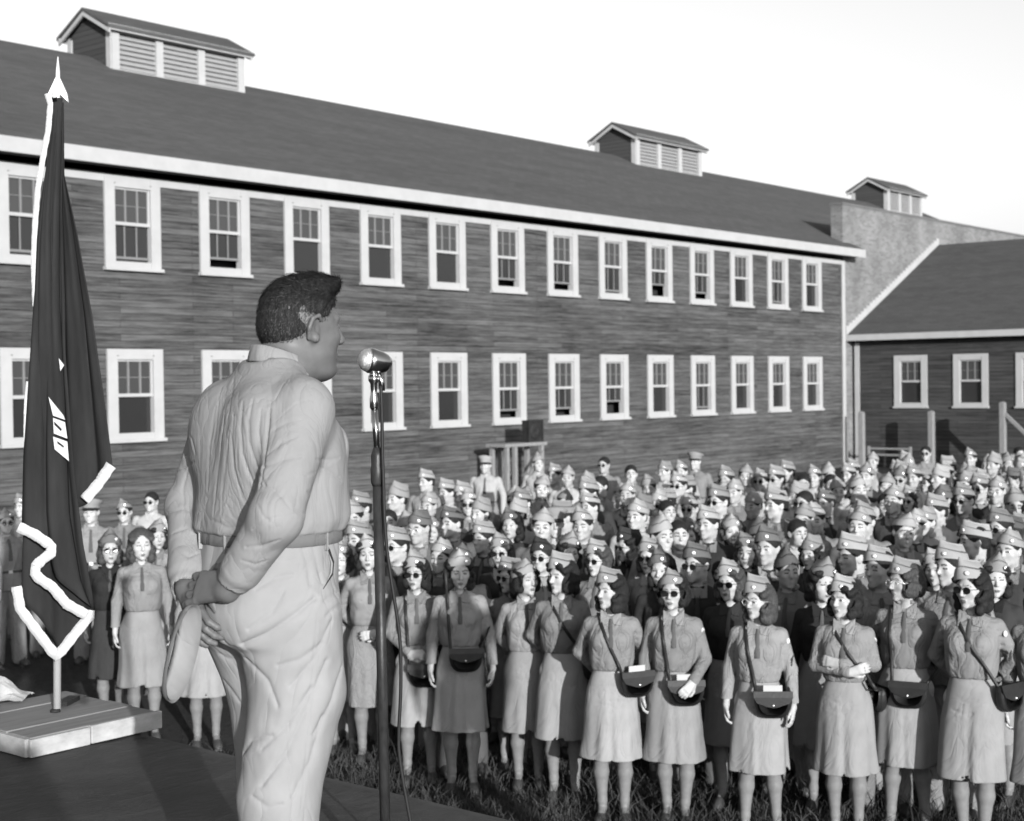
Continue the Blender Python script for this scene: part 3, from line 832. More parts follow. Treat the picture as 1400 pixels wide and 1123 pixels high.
def head_sdf(S, fr, sex='f', sc=1.0, fat=0.0, jaw=1.0, neck_to=None, neck_r=.052, ears=True, fine=False):
    q = sc
    def E(c, r, k=.012, op='u', rot=None): S.ell(np.array(c) * q, np.array(r) * q, k * q, op, fr, rot)
    def Rc(a, b, ra, rb, k=.01, op='u'): S.rc(np.array(a) * q, np.array(b) * q, ra * q, rb * q, k * q, op, fr)
    E((0, -.012, .032), (.074 + fat * .2, .096, .080)); E((0, -.035, .010), (.068 + fat * .3, .070, .066), .02)
    E((0, .022, -.022), (.061 + fat, .067, .082), .02)
    E((0, .022, -.068), (.050 * jaw + fat, .056, .040), .02)
    E((0, .070, -.096), (.022 * jaw, .016, .017), .016)
    if fat: E((0, .03, -.105), (.050 + fat, .050, .030), .03)
    for s in (-1, 1):
        E((s * .040, .058, -.022), (.022, .020, .020), .022); Rc((s * .012, .086, .026), (s * .044, .070, .024), .009, .008, .012)
        E((s * .030, .093, .003), (.017, .012, .011), .014, 's')
        E((s * .030, .072, .002), (.0135, .0135, .0125), .002)
        if ears: E((s * .076, -.008, -.008), (.009, .019, .031), .006, rot=Euler((.25, 0, s * .45))); E((s * .085, .000, -.004), (.006, .010, .018), .005, 's')
    Rc((0, .087, .010), (0, .107, -.026), .0070, .0100, .010); E((0, .100, -.031), (.0145, .011, .008), .008)
    E((0, .086, -.061), (.021, .010, .0048), .006); E((0, .085, -.071), (.017, .010, .0055), .006); Rc((-.018, .096, -.0655), (.018, .096, -.0655), .0015, .0015, .003, 's')
    if neck_to is not None:
        a = fr.w(np.array((0, -.030, -.055)) * q); S.rc(a, neck_to, neck_r * q, neck_r * 1.12, .03)

def face_mats(V, Q, fr, sc, sex):
    """material slots: 0 skin, 1 lips, 2 brow, 3 eye"""
    c = V[Q].mean(1); L = (c - fr.o) @ fr.R / sc; x, y, z = L.T; ax = abs(x)
    mi = np.zeros(len(Q), int)
    lip = (ax < .021 - abs(z + .066) * .9) & (abs(z + .066) < .0095 if sex == 'f' else abs(z + .066) < .007) & (y > .085); mi[lip] = 1
    br = (ax > .012) & (ax < .046) & (abs(z - (.027 - (ax - .028) ** 2 * 14)) < (.0026 if sex == 'f' else .005)) & (y > .055); mi[br] = 2
    ey = (abs(ax - .030) < .014) & (abs(z - .003) < .0065 - abs(ax - .030) * .25) & (y > .06); mi[ey] = 3
    return mi

def hand_sdf(S, w, d, up, side, sc=1.0, curl=.5, k=.006, thumb=True):
    """w wrist, d direction along the hand, up = back of the hand normal, side = +1/-1 which side the thumb is (along d x up)"""
    d = Vector(d).normalized(); up = (Vector(up) - d * Vector(up).dot(d)).normalized(); x = d.cross(up) * side; w = Vector(w)
    P = lambda a, b, c: np.array(w + d * a * sc + x * b * sc + up * c * sc)
    for b, l in ((-.024, .0), (-.008, .003), (.008, .003), (.024, 0)): S.rc(P(.0, b * .6, 0), P(.078 + l, b, 0), .017 * sc, .0115 * sc, .012)
    for i, (b, l) in enumerate(((-.029, .055), (-.0105, .070), (.009, .075), (.028, .066))):
        a0 = .080; p0 = (a0, b, 0); ang = curl * (.6 + .12 * i); pts = [p0]; a, c = a0, 0; th = ang * .5
        for seg in (.45, .32, .23):
            a += l * seg * math.cos(th); c -= l * seg * math.sin(th); th += ang; pts.append((a, b * (1 + .12 * seg), c))
        S.chain([P(*q) for q in pts], [.0092 * sc, .0086 * sc, .0080 * sc, .0068 * sc], .004)
    if thumb: S.chain([P(.018, .026, -.004), P(.045, .046, -.012), P(.072, .050, -.02), P(.090, .045, -.024)], [.013 * sc, .0105 * sc, .0095 * sc, .0075 * sc], .008)

ARMS = {  # elbow, wrist, hand direction, back of hand, for the right arm (x>0); mirrored for the left
    'down': ((.215, -.035, 1.075), (.225, .030, .845), (.0, .12, -1), (1, 0, 0)),
    'down2': ((.225, .0, 1.075), (.235, .10, .855), (-.1, .25, -1), (1, .1, 0)),
    'back': ((.245, -.10, 1.10), (.085, -.175, .93), (-.9, -.1, -.3), (0, -1, 0)),
    'front': ((.225, -.02, 1.08), (.055, .165, .965), (-.9, .25, -.15), (0, 1, .3)),
    'crossR': ((.205, .05, 1.10), (-.045, .185, 1.085), (-1, .0, .35), (0, 1, .2)),
    'crossL': ((.205, .05, 1.115), (-.02, .165, 1.135), (-1, -.15, .12), (0, 1, .2)),
    'bag': ((.225, .02, 1.08), (.13, .19, .96), (-.55, .5, -.6), (.3, 1, .3)),
    'hold': ((.215, .03, 1.09), (.09, .21, 1.02), (-.7, .6, .2), (.2, .3, 1)),
}
def arm_pts(side, pose, H):
    e, w, d, u = ARMS[pose]; m = lambda p: np.array((p[0] * side, p[1], p[2]))
    return m(e) * H, m(w) * H, Vector(m(d)), Vector(m(u))

def woman_parts(H=1.0, yaw=0.0, pitch=0.0, armR='down', armL='down', glasses=False, hair=0, cap=True, fine=True, collar_tie=True, seed=0, stance=.0, hipshift=0.0, captilt=.15, capstyle=0):
    """returns list of (part name, mesh, parent name). H scales a 1.63 m woman. figure faces +y; +x is her right side"""
    r = random.Random(seed); h = .0062 if fine else .0095; parts = []
    sh = 1.335 * H; hc = np.array((hipshift * .3, .012, 1.515)) * H
    fr = Fr(hc, rotm(yaw, pitch, captilt * 0)); sc = (1.0 if fine else 1.04) * H
    B = Sdf(np.array((-.36, -.30, -.01)) * H, np.array((.36, .36, 1.66)) * H, h)
    head_sdf(B, fr, 'f', sc, neck_to=np.array((0, -.015, 1.32)) * H, neck_r=.044, ears=False)
    B.loft([(z * H, cx * H, cy * H, a * H, b * H) for z, cx, cy, a, b in ((.80, 0, -.01, .12, .09), (.88, 0, -.01, .15, .10), (1.02, 0, 0, .105, .078), (1.2, 0, .0, .13, .09), (1.30, 0, -.01, .135, .075), (1.345, 0, -.02, .07, .05))], .03)
    for s in (-1, 1):
        e, w, d, u = arm_pts(s, armR if s > 0 else armL, H); e = e * (.89, 1, 1); w = w * (.93, 1, 1)
        S_ = np.array((s * .136, -.015, 1.30)) * H
        B.rc(S_, e, .038 * H, .031 * H, .02); B.rc(e, w, .029 * H, .021 * H, .012)
        hand_sdf(B, w, d, u, -s if (armR if s > 0 else armL) in ('down', 'down2') else s, .92 * H, .5 + .25 * r.random())
        fx = s * (.085 + stance * .05); fy = .02 + s * stance * .10
        hip = np.array((s * .085, -.01, .86)) * H; kn = np.array((s * .075 + hipshift * .0, .02 + s * stance * .03, .47)) * H; an = np.array((fx * .85, -.02 + s * stance * .07, .085)) * H
        cf = kn * .62 + an * .38 + np.array((s * .004, -.014, 0))
        B.chain([hip, kn, cf, an * .8 + cf * .2, an], [.075 * H, .048 * H, .049 * H, .030 * H, .027 * H], .02)
        B.chain([an, an + np.array((s * .012, .10, -.055)) * H, an + np.array((s * .016, .16, -.07)) * H], [.028 * H, .026 * H, .02 * H], .015)
    V, Q = B.mesh(1); c = V[Q].mean(1)
    mi = face_mats(V, Q, fr, sc, 'f'); mi[(c[:, 2] < .8 * H) & (abs(c[:, 0]) < .145 * H)] = 4
    parts.append(('body', np_mesh('body', V, Q, [M_skin, M_lip, M_brow, M_eye, M_stock], mi), None))
    # hair: set in waves, rolled at the neck
    Hs = Sdf(fr.o - .17 * sc, fr.o + .17 * sc, h * .8 if fine else h)
    def HE(c, rr, k=.015, op='u', rot=None): Hs.ell(np.array(c) * sc, np.array(rr) * sc, k, op, fr, rot)
    HE((0, -.022, .036), (.088, .102, .088)); HE((0, -.055, -.01), (.094, .076, .088), .02)
    ln = (-.085, -.115, -.060)[hair % 3]
    for k in range(15 if fine else 9):
        a = (k / (14 if fine else 8) - .5) * 4.3; rr = .026 + .008 * r.random()
        HE((math.sin(a) * .082, -math.cos(a) * .080 - .012, ln * (.75 + .3 * r.random())), (rr, rr, rr * 1.2), .010)
        HE((math.sin(a) * .088, -math.cos(a) * .088 - .010, ln * .45 + .015 * r.random()), (rr * .9, rr * .9, rr * 1.2), .012)
    for s in (-1, 1):
        for k in range(3): HE((s * .074, .045 - .028 * k, .045 + .01 * k), (.022, .026, .022), .012)
        if hair == 0: HE((s * .045, .072, .078), (.035, .02, .022), .015)
    HE((0, .118, -.022), (.060, .072, .088), .012, 's')
    for s in (-1, 1): HE((s * .080, .040, -.014), (.014, .026, .032), .010, 's')
    V, Q = Hs.mesh(1)
    rng = np.random.RandomState(seed); V = V + (rng.rand(*V.shape) - .5) * .004
    parts.append(('hair', np_mesh('hair', V, Q, [M_hair if r.random() < .7 else M_hairb]), None))
    if cap: parts += cap_parts(fr, sc, captilt, fine, capstyle)
    # shirt
    T = Sdf(np.array((-.34, -.28, .88)) * H, np.array((.34, .34, 1.46)) * H, h)
    ph = r.random() * 6
    secs = [(1.00, 0, 0, .128, .098), (1.035, 0, .002, .140, .110), (1.08, 0, .008, .146, .120), (1.17, 0, .018, .150, .125), (1.235, 0, .016, .150, .120), (1.29, 0, -.004, .146, .096), (1.335, 0, -.014, .120, .075), (1.375, 0, -.014, .058, .054)]
    T.loft([tuple(v * H for v in q) for q in secs], .02, power=2.3, mod=lambda a, z: 1 + .018 * np.sin(a * 7 + ph + 9 * z) * np.clip((1.22 * H - z) * 8, 0, 1) + .012 * np.sin(a * 13 + z * 30))
    for s in (-1, 1): T.ell(np.array((s * .062, .098, 1.205)) * H, np.array((.060, .052, .058)) * H, .04)
    for s in (-1, 1):
        ps = armR if s > 0 else armL; e, w, d, u = arm_pts(s, ps, H); e = e * (.89, 1, 1); w = w * (.93, 1, 1); S_ = np.array((s * .137, -.012, 1.296)) * H
        T.rc(S_, e, .049 * H, .042 * H, .025); cu = e + (w - e) * .93
        T.rc(e, cu, .045 * H, .034 * H, .014); T.rc(e + (w - e) * .84, cu, .036 * H, .035 * H, .006)
        for t in (.25, .55, .8):
            m = S_ + (e - S_) * t; T.groove([m + np.array((-.05 * s, .05, .02)), m + np.array((.01 * s, .06, -.01)), m + np.array((.06 * s, .03, -.03))], .010, .006)
            m = e + (w - e) * t * .8; T.groove([m + np.array((-.05, .04, .03)), m + np.array((0, .05, -.0)), m + np.array((.05, .03, -.02))], .009, .005)
        T.groove([np.array((s * .11, .09, 1.31)) * H, np.array((s * .12, .10, 1.22)) * H, np.array((s * .10, .12, 1.12)) * H], .010, .005)
        T.groove([np.array((s * .02, .14, 1.12)) * H, np.array((s * .05, .13, 1.06)) * H, np.array((s * .07, .10, 1.02)) * H], .009, .005)
        # pocket flap ridge
        T.groove([np.array((s * .035, .150, 1.218)) * H, np.array((s * .095, .140, 1.218)) * H], .006, -.006)
        T.groove([np.array((s * .035, .150, 1.205)) * H, np.array((s * .065, .150, 1.192)) * H, np.array((s * .095, .140, 1.205)) * H], .004, .005)
    T.ell(np.array((0, .0, 1.40)) * H, np.array((.054, .056, .055)) * H, .004, 's')
    T.ell(np.array((0, .085, 1.385)) * H, np.array((.028, .05, .05)) * H, .01, 's')
    V, Q = T.mesh(1); shirt = np_mesh('shirt', V, Q, [M_shirt]); parts.append(('shirt', shirt, None))
    bvh = BVHTree.FromPolygons([tuple(v) for v in V], [tuple(map(int, q)) for q in Q])
    def front(x, z, lift=.006):
        hit = bvh.ray_cast(Vector((x, .6, z)), Vector((0, -1, 0)))[0]
        return Vector((x, (hit.y if hit else .09 * H) + lift, z))
    # collar and tie
    c = MB()
    for s in (-1, 1):
        q = [front(s * .010 * H, 1.350 * H, .004), front(s * .018 * H, 1.312 * H, .010), front(s * .066 * H, 1.302 * H, .010), Vector((s * .068, .015, 1.395)) * H, Vector((s * .052, -.03, 1.415)) * H]
        q[0].y = max(q[0].y, .055 * H)
        c.add([p for p in q] + [p + Vector((0, -.006, -.004)) for p in q], [(0, 1, 2), (0, 2, 3), (0, 3, 4), (5, 7, 6), (5, 8, 7), (5, 9, 8), (0, 5, 6, 1), (1, 6, 7, 2), (2, 7, 8, 3), (3, 8, 9, 4)], 0, False)
    c.tube([(.052 * H * math.sin(a), -.012 * H + .054 * H * -math.cos(a), 1.405 * H - .012 * math.cos(a) * -1) for a in np.linspace(-2.5, 2.5, 18)], .013 * H, 8)
    parts.append(('collar', c.mesh('collar', [M_shirt]), 'shirt'))
    if collar_tie:
        c = MB(); pts = [front(0, z * H, .013) for z in (1.345, 1.325, 1.27, 1.21, 1.17)]; ws = (.013, .020, .026, .034, .030); vs = []
        pts[0].y = pts[1].y - .004
        for p, w_ in zip(pts, ws): vs += [p + Vector((-w_ / 2, -.004, 0)), p + Vector((0, .005, 0)), p + Vector((w_ / 2, -.004, 0))]
        c.add(vs, [f for i in range(4) for f in ((3 * i, 3 * i + 1, 3 * i + 4, 3 * i + 3), (3 * i + 1, 3 * i + 2, 3 * i + 5, 3 * i + 4))], 0, True)
        parts.append(('tie', c.mesh('tie', [M_tie]), 'shirt'))
    # sleeve patch
    # skirt
    K = Sdf(np.array((-.34, -.30, .37)) * H, np.array((.34, .32, 1.06)) * H, h); ph2 = r.random() * 6
    hem = .418 + .012 * r.random()
    secs = [(hem, 0, .01, .190 + .022 * r.random(), .158), (.58, 0, .008, .184, .150), (.75, hipshift * .3, .002, .176, .138), (.86, hipshift, -.004, .166, .126), (.95, hipshift * .6, 0, .140, .108), (1.01, 0, .0, .120, .093), (1.035, 0, 0, .118, .092)]
    def gore(a, z):
        f = np.clip((.95 * H - z) / (.45 * H), 0, 1) ** .8; return 1 + f * (.045 * np.sin(a * 3 + ph2) + .035 * np.sin(a * 6 + ph2 * 2 + 2 * z) + .015 * np.sin(a * 11 + ph)) - .07 * f * np.exp(-(a / .14) ** 2)
    K.loft([tuple(v * H for v in q) for q in secs], .01, power=2.1, mod=gore, ends=.004)
    for _ in range(5):
        z = r.uniform(.78, .93) * H; x = r.uniform(-.08, .08) * H; K.groove([(x - .08, .10 * H, z), (x, .135 * H, z - .008), (x + .08, .10 * H, z + .006)], .010, .0035)
    K.ell(np.array((0, .01, hem - .02)) * H, np.array((.185, .145, .14)) * H, .004, 's')
    V, Q = K.mesh(1); parts.append(('skirt', np_mesh('skirt', V, Q, [M_skirt]), None))
    # shoes
    for s in (-1, 1):
        c = MB(); fx = s * (.085 + stance * .05) * .85; fy = -.02 + s * stance * .07
        b = Vector((fx, fy, 0)) * H; o = s * .012
        c.tube([b + Vector((0, -.035, .045)), b + Vector((o * .4, .03, .04)), b + Vector((o, .10, .028)), b + Vector((o * 1.4, .16, .02)), b + Vector((o * 1.5, .195, .016))], [.030, .037, .040, .034, .016], 12)
        c.box(b.x - .022, b.x + .022, b.y - .06, b.y - .012, 0, .045); c.box(b.x - .030 + o, b.x + .030 + o, b.y + .04, b.y + .19, 0, .012)
        parts.append(('shoe', c.mesh('shoe', [M_shoe]), None))
    if glasses:
        parts.append(('sunglasses' if glasses == 1 else 'spectacles', glasses_mesh(fr, sc, glasses == 1), None))
    return dict(parts=parts, fr=fr, sc=sc, front=front, H=H)

def glasses_mesh(fr, sc, dark):
    c = MB(); T = lambda p: Vector(fr.w(np.array(p) * sc))
    for s in (-1, 1):
        ring = [T((s * .032 + .0225 * math.cos(a), .104 - .006 * abs(math.cos(a)), -.001 + .0195 * math.sin(a))) for a in np.linspace(0, 2 * math.pi, 16, endpoint=False)]
        if dark:
            b = [p + Vector(fr.R @ np.array((0, -.004, 0))) for p in ring]; n = 16
            c.add(ring + b, [tuple(range(n)), tuple(range(2 * n - 1, n - 1, -1))] + [(i, (i + 1) % n, n + (i + 1) % n, n + i) for i in range(n)], 0)
        c.tube(ring, .0018 if dark else .0016, 6, 1, closed=True)
        c.tube([T((s * .054, .098, .006)), T((s * .072, .06, .004)), T((s * .080, .0, .0))], .0018, 6, 1)
    c.tube([T((-.010, .104, .004)), T((0, .108, .007)), T((.010, .104, .004))], .0018, 6, 1)
    return c.mesh('sunglasses', [M_lens, M_lens if dark else M_metal])

def cap_parts(fr, sc, tilt=.15, fine=True, style=0, base=None, badge=True):
    """garrison cap: two-sided crown rising to a fore-and-aft ridge with a turned-up curtain"""
    n = 40 if fine else 22; nv = 7; M = Matrix.Rotation(tilt, 3, 'Y') @ Matrix.Rotation(.10, 3, 'X')
    def T(p): return Vector(fr.w(np.array(M @ Vector(p)) * sc))
    hb = (.112, .102, .122)[style]
    def pt(a, v, grow=0.0):
        # full rounded lower part, ridge along y on top
        ya = math.cos(a); xa = math.sin(a)
        rx = .087 + grow; ry = .110 + grow
        top = hb + .010 * abs(ya) ** 2 - .004
        w = (1 - v ** 1.6) ** .8 * .88 + .12
        x = xa * rx * w; y = ya * ry * (1 - .17 * v ** 1.5)
        z = .052 - .016 * ya * ya * 0 + (-.022 * (1 - ya) / 2) + v * top
        return (x, y - .010, z)
    c = MB(); vs = [T(pt(2 * math.pi * i / n, j / nv)) for j in range(nv + 1) for i in range(n)]
    c.add(vs, [(j * n + i, j * n + (i + 1) % n, (j + 1) * n + (i + 1) % n, (j + 1) * n + i) for j in range(nv) for i in range(n)], 0, True)
    # close the ridge: join mirrored points
    t0 = nv * n; c.f += [tuple((t0 + i, t0 + (n - i) % n, t0 + (n - i - 1) % n, t0 + i + 1)) for i in range(1, n // 2 - 1)]; c.m += [0] * (n // 2 - 2); c.sm += [True] * (n // 2 - 2)
    # curtain
    nc = 4; vs = []
    for j in range(nc + 1):
        for i in range(n):
            a = 2 * math.pi * i / n; vv = j / nc * (.50 + .10 * abs(math.cos(a)) ** 2 - .10 * math.exp(-((a - .5) / .16) ** 2))
            vs.append(T(pt(a, vv, .0045)))
    inner = [T(pt(2 * math.pi * i / n, .45, .0)) for i in range(n)]
    b = len(vs); vs += inner
    c.add(vs, [(j * n + i, j * n + (i + 1) % n, (j + 1) * n + (i + 1) % n, (j + 1) * n + i) for j in range(nc) for i in range(n)] + [(nc * n + i, nc * n + (i + 1) % n, b + (i + 1) % n, b + i) for i in range(n)], 0, True)
    out = [('cap', c.mesh('cap', [base or M_capm]), None)]
    if badge:
        p = np.array(pt(-.52, .24, .010)); ax = (M @ Vector((p[0], p[1], 0))).normalized()
        q = MB(); q.lathe([(.013, 0), (.013, .003), (.007, .005)], (0, 0, 0), 14, ax=Vector(fr.R @ np.array(ax)))
        o = T(p); q.v = [tuple(Vector(v) * sc + o) for v in q.v]
        out.append(('badge', q.mesh('badge', [M_metal]), 'cap'))
    return out

def man_parts(H=1.0, yaw=0, pitch=0, armR='down', armL='down', glasses=False, cap=1, fine=False, jacket=False, tie=True, seed=0, stance=.3, peaked=False):
    """a 1.76 m man"""
    r = random.Random(seed); h = .007 if fine else .0105; parts = []; k = H * 1.08
    fr = Fr(np.array((0, .02, 1.515)) * k, rotm(yaw, pitch)); sc = 1.04 * H * (1 if fine else 1.03)
    B = Sdf(np.array((-.38, -.30, -.01)) * k, np.array((.38, .36, 1.68)) * k, h)
    head_sdf(B, fr, 'm', sc, jaw=1.12, neck_to=np.array((0, -.015, 1.33)) * k, neck_r=.056)
    B.loft([tuple(v * k for v in q) for q in ((.80, 0, -.01, .12, .09), (1.0, 0, 0, .12, .09), (1.2, 0, .0, .14, .09), (1.32, 0, -.01, .13, .07), (1.345, 0, -.02, .07, .05))], .03)
    sx = 1.14
    for s in (-1, 1):
        e, w, d, u = arm_pts(s, armR if s > 0 else armL, k); e = e * (sx, 1, 1); w = w * (1.08, 1, 1); S_ = np.array((s * .168, -.015, 1.300)) * k
        B.rc(S_, e, .042, .036, .02); B.rc(e, w, .035, .026, .012); hand_sdf(B, w, d, u, -s if (armR if s > 0 else armL).startswith('down') else s, 1.05 * H, .6)
        B.chain([np.array((s * .09, -.01, .86)) * k, np.array((s * .10, .02, .47)) * k, np.array((s * .115, -.02, .08)) * k], [.075, .05, .035], .02)
    V, Q = B.mesh(1); parts.append(('body', np_mesh('body', V, Q, [M_skin, M_skin, M_brow, M_eye], face_mats(V, Q, fr, sc, 'm')), None))
    Hs = Sdf(fr.o - .16 * sc, fr.o + .16 * sc, h)
    Hs.ell(np.array((0, -.016, .036)) * sc, np.array((.079, .099, .086)) * sc, .01, 'u', fr); Hs.ell(np.array((0, -.05, -.01)) * sc, np.array((.071, .062, .066)) * sc, .015, 'u', fr)
    Hs.ell(np.array((0, .115, -.03)) * sc, np.array((.075, .078, .100)) * sc, .008, 's', fr); Hs.ell(np.array((0, -.02, -.10)) * sc, np.array((.12, .12, .062)) * sc, .01, 's', fr)
    for s in (-1, 1): Hs.ell(np.array((s * .085, .012, -.022)) * sc, np.array((.024, .032, .034)) * sc, .006, 's', fr)
    V, Q = Hs.mesh(1); parts.append(('hair', np_mesh('hair', V, Q, [M_hair]), None))
    if peaked: parts += peaked_cap(fr, sc)
    elif cap: parts += cap_parts(fr, sc, .16 * r.choice((-1, 1, 1)), fine, r.choice((0, 1, 2)), badge=r.random() < .5)
    T = Sdf(np.array((-.38, -.30, .74)) * k, np.array((.38, .36, 1.47)) * k, h); low = .80 if jacket else .985
    secs = [(low, 0, 0, .150, .112), (1.05, 0, .004, .152, .116), (1.17, 0, .012, .160, .120), (1.25, 0, .010, .170, .116), (1.30, 0, -.004, .176, .096), (1.345, 0, -.014, .125, .074), (1.385, 0, -.012, .062, .058)]
    T.loft([tuple(v * k for v in q) for q in secs], .02, power=2.4, mod=lambda a, z: 1 + .014 * np.sin(a * 7 + 9 * z) + .01 * np.sin(a * 12 + z * 27))
    for s in (-1, 1):
        e, w, d, u = arm_pts(s, armR if s > 0 else armL, k); e = e * (sx, 1, 1); w = w * (1.08, 1, 1); S_ = np.array((s * .172, -.012, 1.303)) * k
        T.rc(S_, e, .058, .050, .022); T.rc(e, e + (w - e) * .93, .050, .040, .014)
        for t in (.3, .7):
            m = S_ + (e - S_) * t; T.groove([m + np.array((-.05 * s, .05, .02)), m + np.array((.01 * s, .065, -.01)), m + np.array((.06 * s, .03, -.03))], .012, .007)
    T.ell(np.array((0, .0, 1.41)) * k, np.array((.058, .060, .055)) * k, .004, 's')
    if jacket: T.ell(np.array((0, .12, 1.36)) * k, np.array((.035, .06, .10)) * k, .008, 's')
    V, Q = T.mesh(1); parts.append(('jacket' if jacket else 'shirt', np_mesh('shirt', V, Q, [M_darkcloth if jacket else M_shirt]), None))
    bvh = BVHTree.FromPolygons([tuple(v) for v in V], [tuple(map(int, q)) for q in Q])
    def front(x, z, lift=.006):
        hit = bvh.ray_cast(Vector((x, .6, z)), Vector((0, -1, 0)))[0]; return Vector((x, (hit.y if hit else .09 * k) + lift, z))
    c = MB()
    for s in (-1, 1):
        q = [front(s * .010 * k, 1.350 * k, .006), front(s * .02 * k, 1.305 * k, .010), front(s * .066 * k, 1.305 * k, .010), Vector((s * .070, .02, 1.395)) * k, Vector((s * .056, -.03, 1.415)) * k]
        q[0].y = max(q[0].y, .058 * k)
        c.add(q + [p + Vector((0, -.006, -.004)) for p in q], [(0, 1, 2), (0, 2, 3), (0, 3, 4), (5, 7, 6), (5, 8, 7), (5, 9, 8), (0, 5, 6, 1), (1, 6, 7, 2), (2, 7, 8, 3), (3, 8, 9, 4)], 0, False)
    c.tube([(.057 * k * math.sin(a), -.010 * k - .058 * k * math.cos(a), 1.405 * k + .012 * math.cos(a)) for a in np.linspace(-2.5, 2.5, 16)], .014 * k, 8)
    if jacket: c.prism([(-.03 * k, .085, 1.37 * k), (.03 * k, .085, 1.37 * k), (0, .112, 1.27 * k)], (0, -.012, 0))
    parts.append(('collar', c.mesh('collar', [M_shirt]), 'jacket' if jacket else 'shirt'))
    if tie:
        c = MB(); pts = [front(0, z * k, .013) for z in (1.345, 1.325, 1.26, 1.18, 1.12)]; vs = []; pts[0].y = pts[1].y
        for p, w_ in zip(pts, (.018, .024, .030, .042, .045)): vs += [p + Vector((-w_ / 2, -.002, 0)), p + Vector((0, .006, 0)), p + Vector((w_ / 2, -.002, 0))]
        c.add(vs, [f for i in range(4) for f in ((3 * i, 3 * i + 1, 3 * i + 4, 3 * i + 3), (3 * i + 1, 3 * i + 2, 3 * i + 5, 3 * i + 4))], 0, True)
        parts.append(('tie', c.mesh('tie', [M_darkcloth if jacket else M_tie]), 'jacket' if jacket else 'shirt'))
    K = Sdf(np.array((-.26, -.24, .02)) * k, np.array((.26, .24, 1.03)) * k, h)
    K.loft([tuple(v * k for v in q) for q in ((.80, 0, -.01, .165, .12), (.88, 0, -.012, .168, .124), (.98, 0, 0, .150, .112), (1.01, 0, 0, .146, .110))], .02)
    for s in (-1, 1): K.chain([np.array((s * .082, -.01, .86)) * k, np.array((s * .10, .01, .47)) * k, np.array((s * .118, -.005, .07)) * k], [.098 * k, .082 * k, .078 * k], .02)
    K.rc((0, -.2, .03), (0, .2, .03), .0, .0, .0)
    V, Q = K.mesh(1); parts.append(('trousers', np_mesh('trousers', V, Q, [M_shirt if not jacket else M_midcloth]), None))
    c = MB(); c.tube([(.150 * k * math.sin(a), .114 * k * math.cos(a), 1.005 * k) for a in np.linspace(0, 2 * math.pi, 28, endpoint=False)], .014, 6, closed=True); c.box(-.02, .02, .12 * k, .135 * k, .99 * k, 1.02 * k, 1)
    parts.append(('belt', c.mesh('belt', [M_tie, M_metal]), 'trousers'))
    for s in (-1, 1):
        c = MB(); b = Vector((s * .115 * k, -.03, 0)); o = s * .02
        c.tube([b + Vector((0, -.05, .045)), b + Vector((o * .4, .04, .045)), b + Vector((o, .12, .036)), b + Vector((o * 1.4, .19, .03)), b + Vector((o * 1.5, .225, .022))], [.036, .042, .046, .042, .02], 10); c.box(b.x - .034 + o * .5, b.x + .034 + o * .5, b.y - .08, b.y + .2, 0, .014)
        parts.append(('shoe', c.mesh('shoe', [M_shoe]), None))
    if glasses: parts.append(('sunglasses' if glasses == 1 else 'spectacles', glasses_mesh(fr, sc, glasses == 1), None))
    return dict(parts=parts, fr=fr, sc=sc, front=front, H=H)

def peaked_cap(fr, sc):
    n = 28; c = MB(); M = Matrix.Rotation(.08, 3, 'X')
    def T(p): return Vector(fr.w(np.array(M @ Vector(p)) * sc))
    prof = [(.084, .105, .040), (.085, .106, .078), (.118, .138, .105), (.112, .130, .118), (.06, .07, .124), (.005, .005, .126)]
    vs = [T((a * math.sin(2 * math.pi * i / n), b * math.cos(2 * math.pi * i / n) - .008, z + (.022 * math.cos(2 * math.pi * i / n) if j > 1 else 0))) for j, (a, b, z) in enumerate(prof) for i in range(n)]
    c.add(vs, [(j * n + i, j * n + (i + 1) % n, (j + 1) * n + (i + 1) % n, (j + 1) * n + i) for j in range(len(prof) - 1) for i in range(n)], 0, True)
    v = MB(); m = 10; vs = []
    for i in range(m + 1):
        a = (i / m - .5) * 2.1; vs += [T((.084 * math.sin(a), .105 * math.cos(a) - .008, .045)), T((.092 * math.sin(a), .105 * math.cos(a) + .042 * math.cos(a * 1.4), .022))]
    v.add(vs + [p + Vector((0, 0, -.004)) for p in vs], [(2 * i, 2 * i + 2, 2 * i + 3, 2 * i + 1) for i in range(m)] + [(2 * m + 2 + 2 * i, 2 * m + 3 + 2 * i, 2 * m + 5 + 2 * i, 2 * m + 4 + 2 * i) for i in range(m)], 0, True)
    return [('cap', c.mesh('cap', [M_capm]), None), ('visor', v.mesh('visor', [M_leather]), 'cap')]

def place(T, loc, rz, label=None, cat='person', group=None, swap=None, name='person', skip=()):
    """puts a person (an Empty with parts) into the scene; meshes are shared between copies"""
    e = empty(name, loc, rz, label, cat, group); d = {}
    for n, me, par in T['parts']:
        if n in skip or par in skip: continue
        o = bpy.data.objects.new(n, me); col.objects.link(o); o.parent = d.get(par, e) if par else e; d[n] = o
        if swap and n in swap:
            o.material_slots[0].link = 'OBJECT'; o.material_slots[0].material = swap[n]
    return e, d

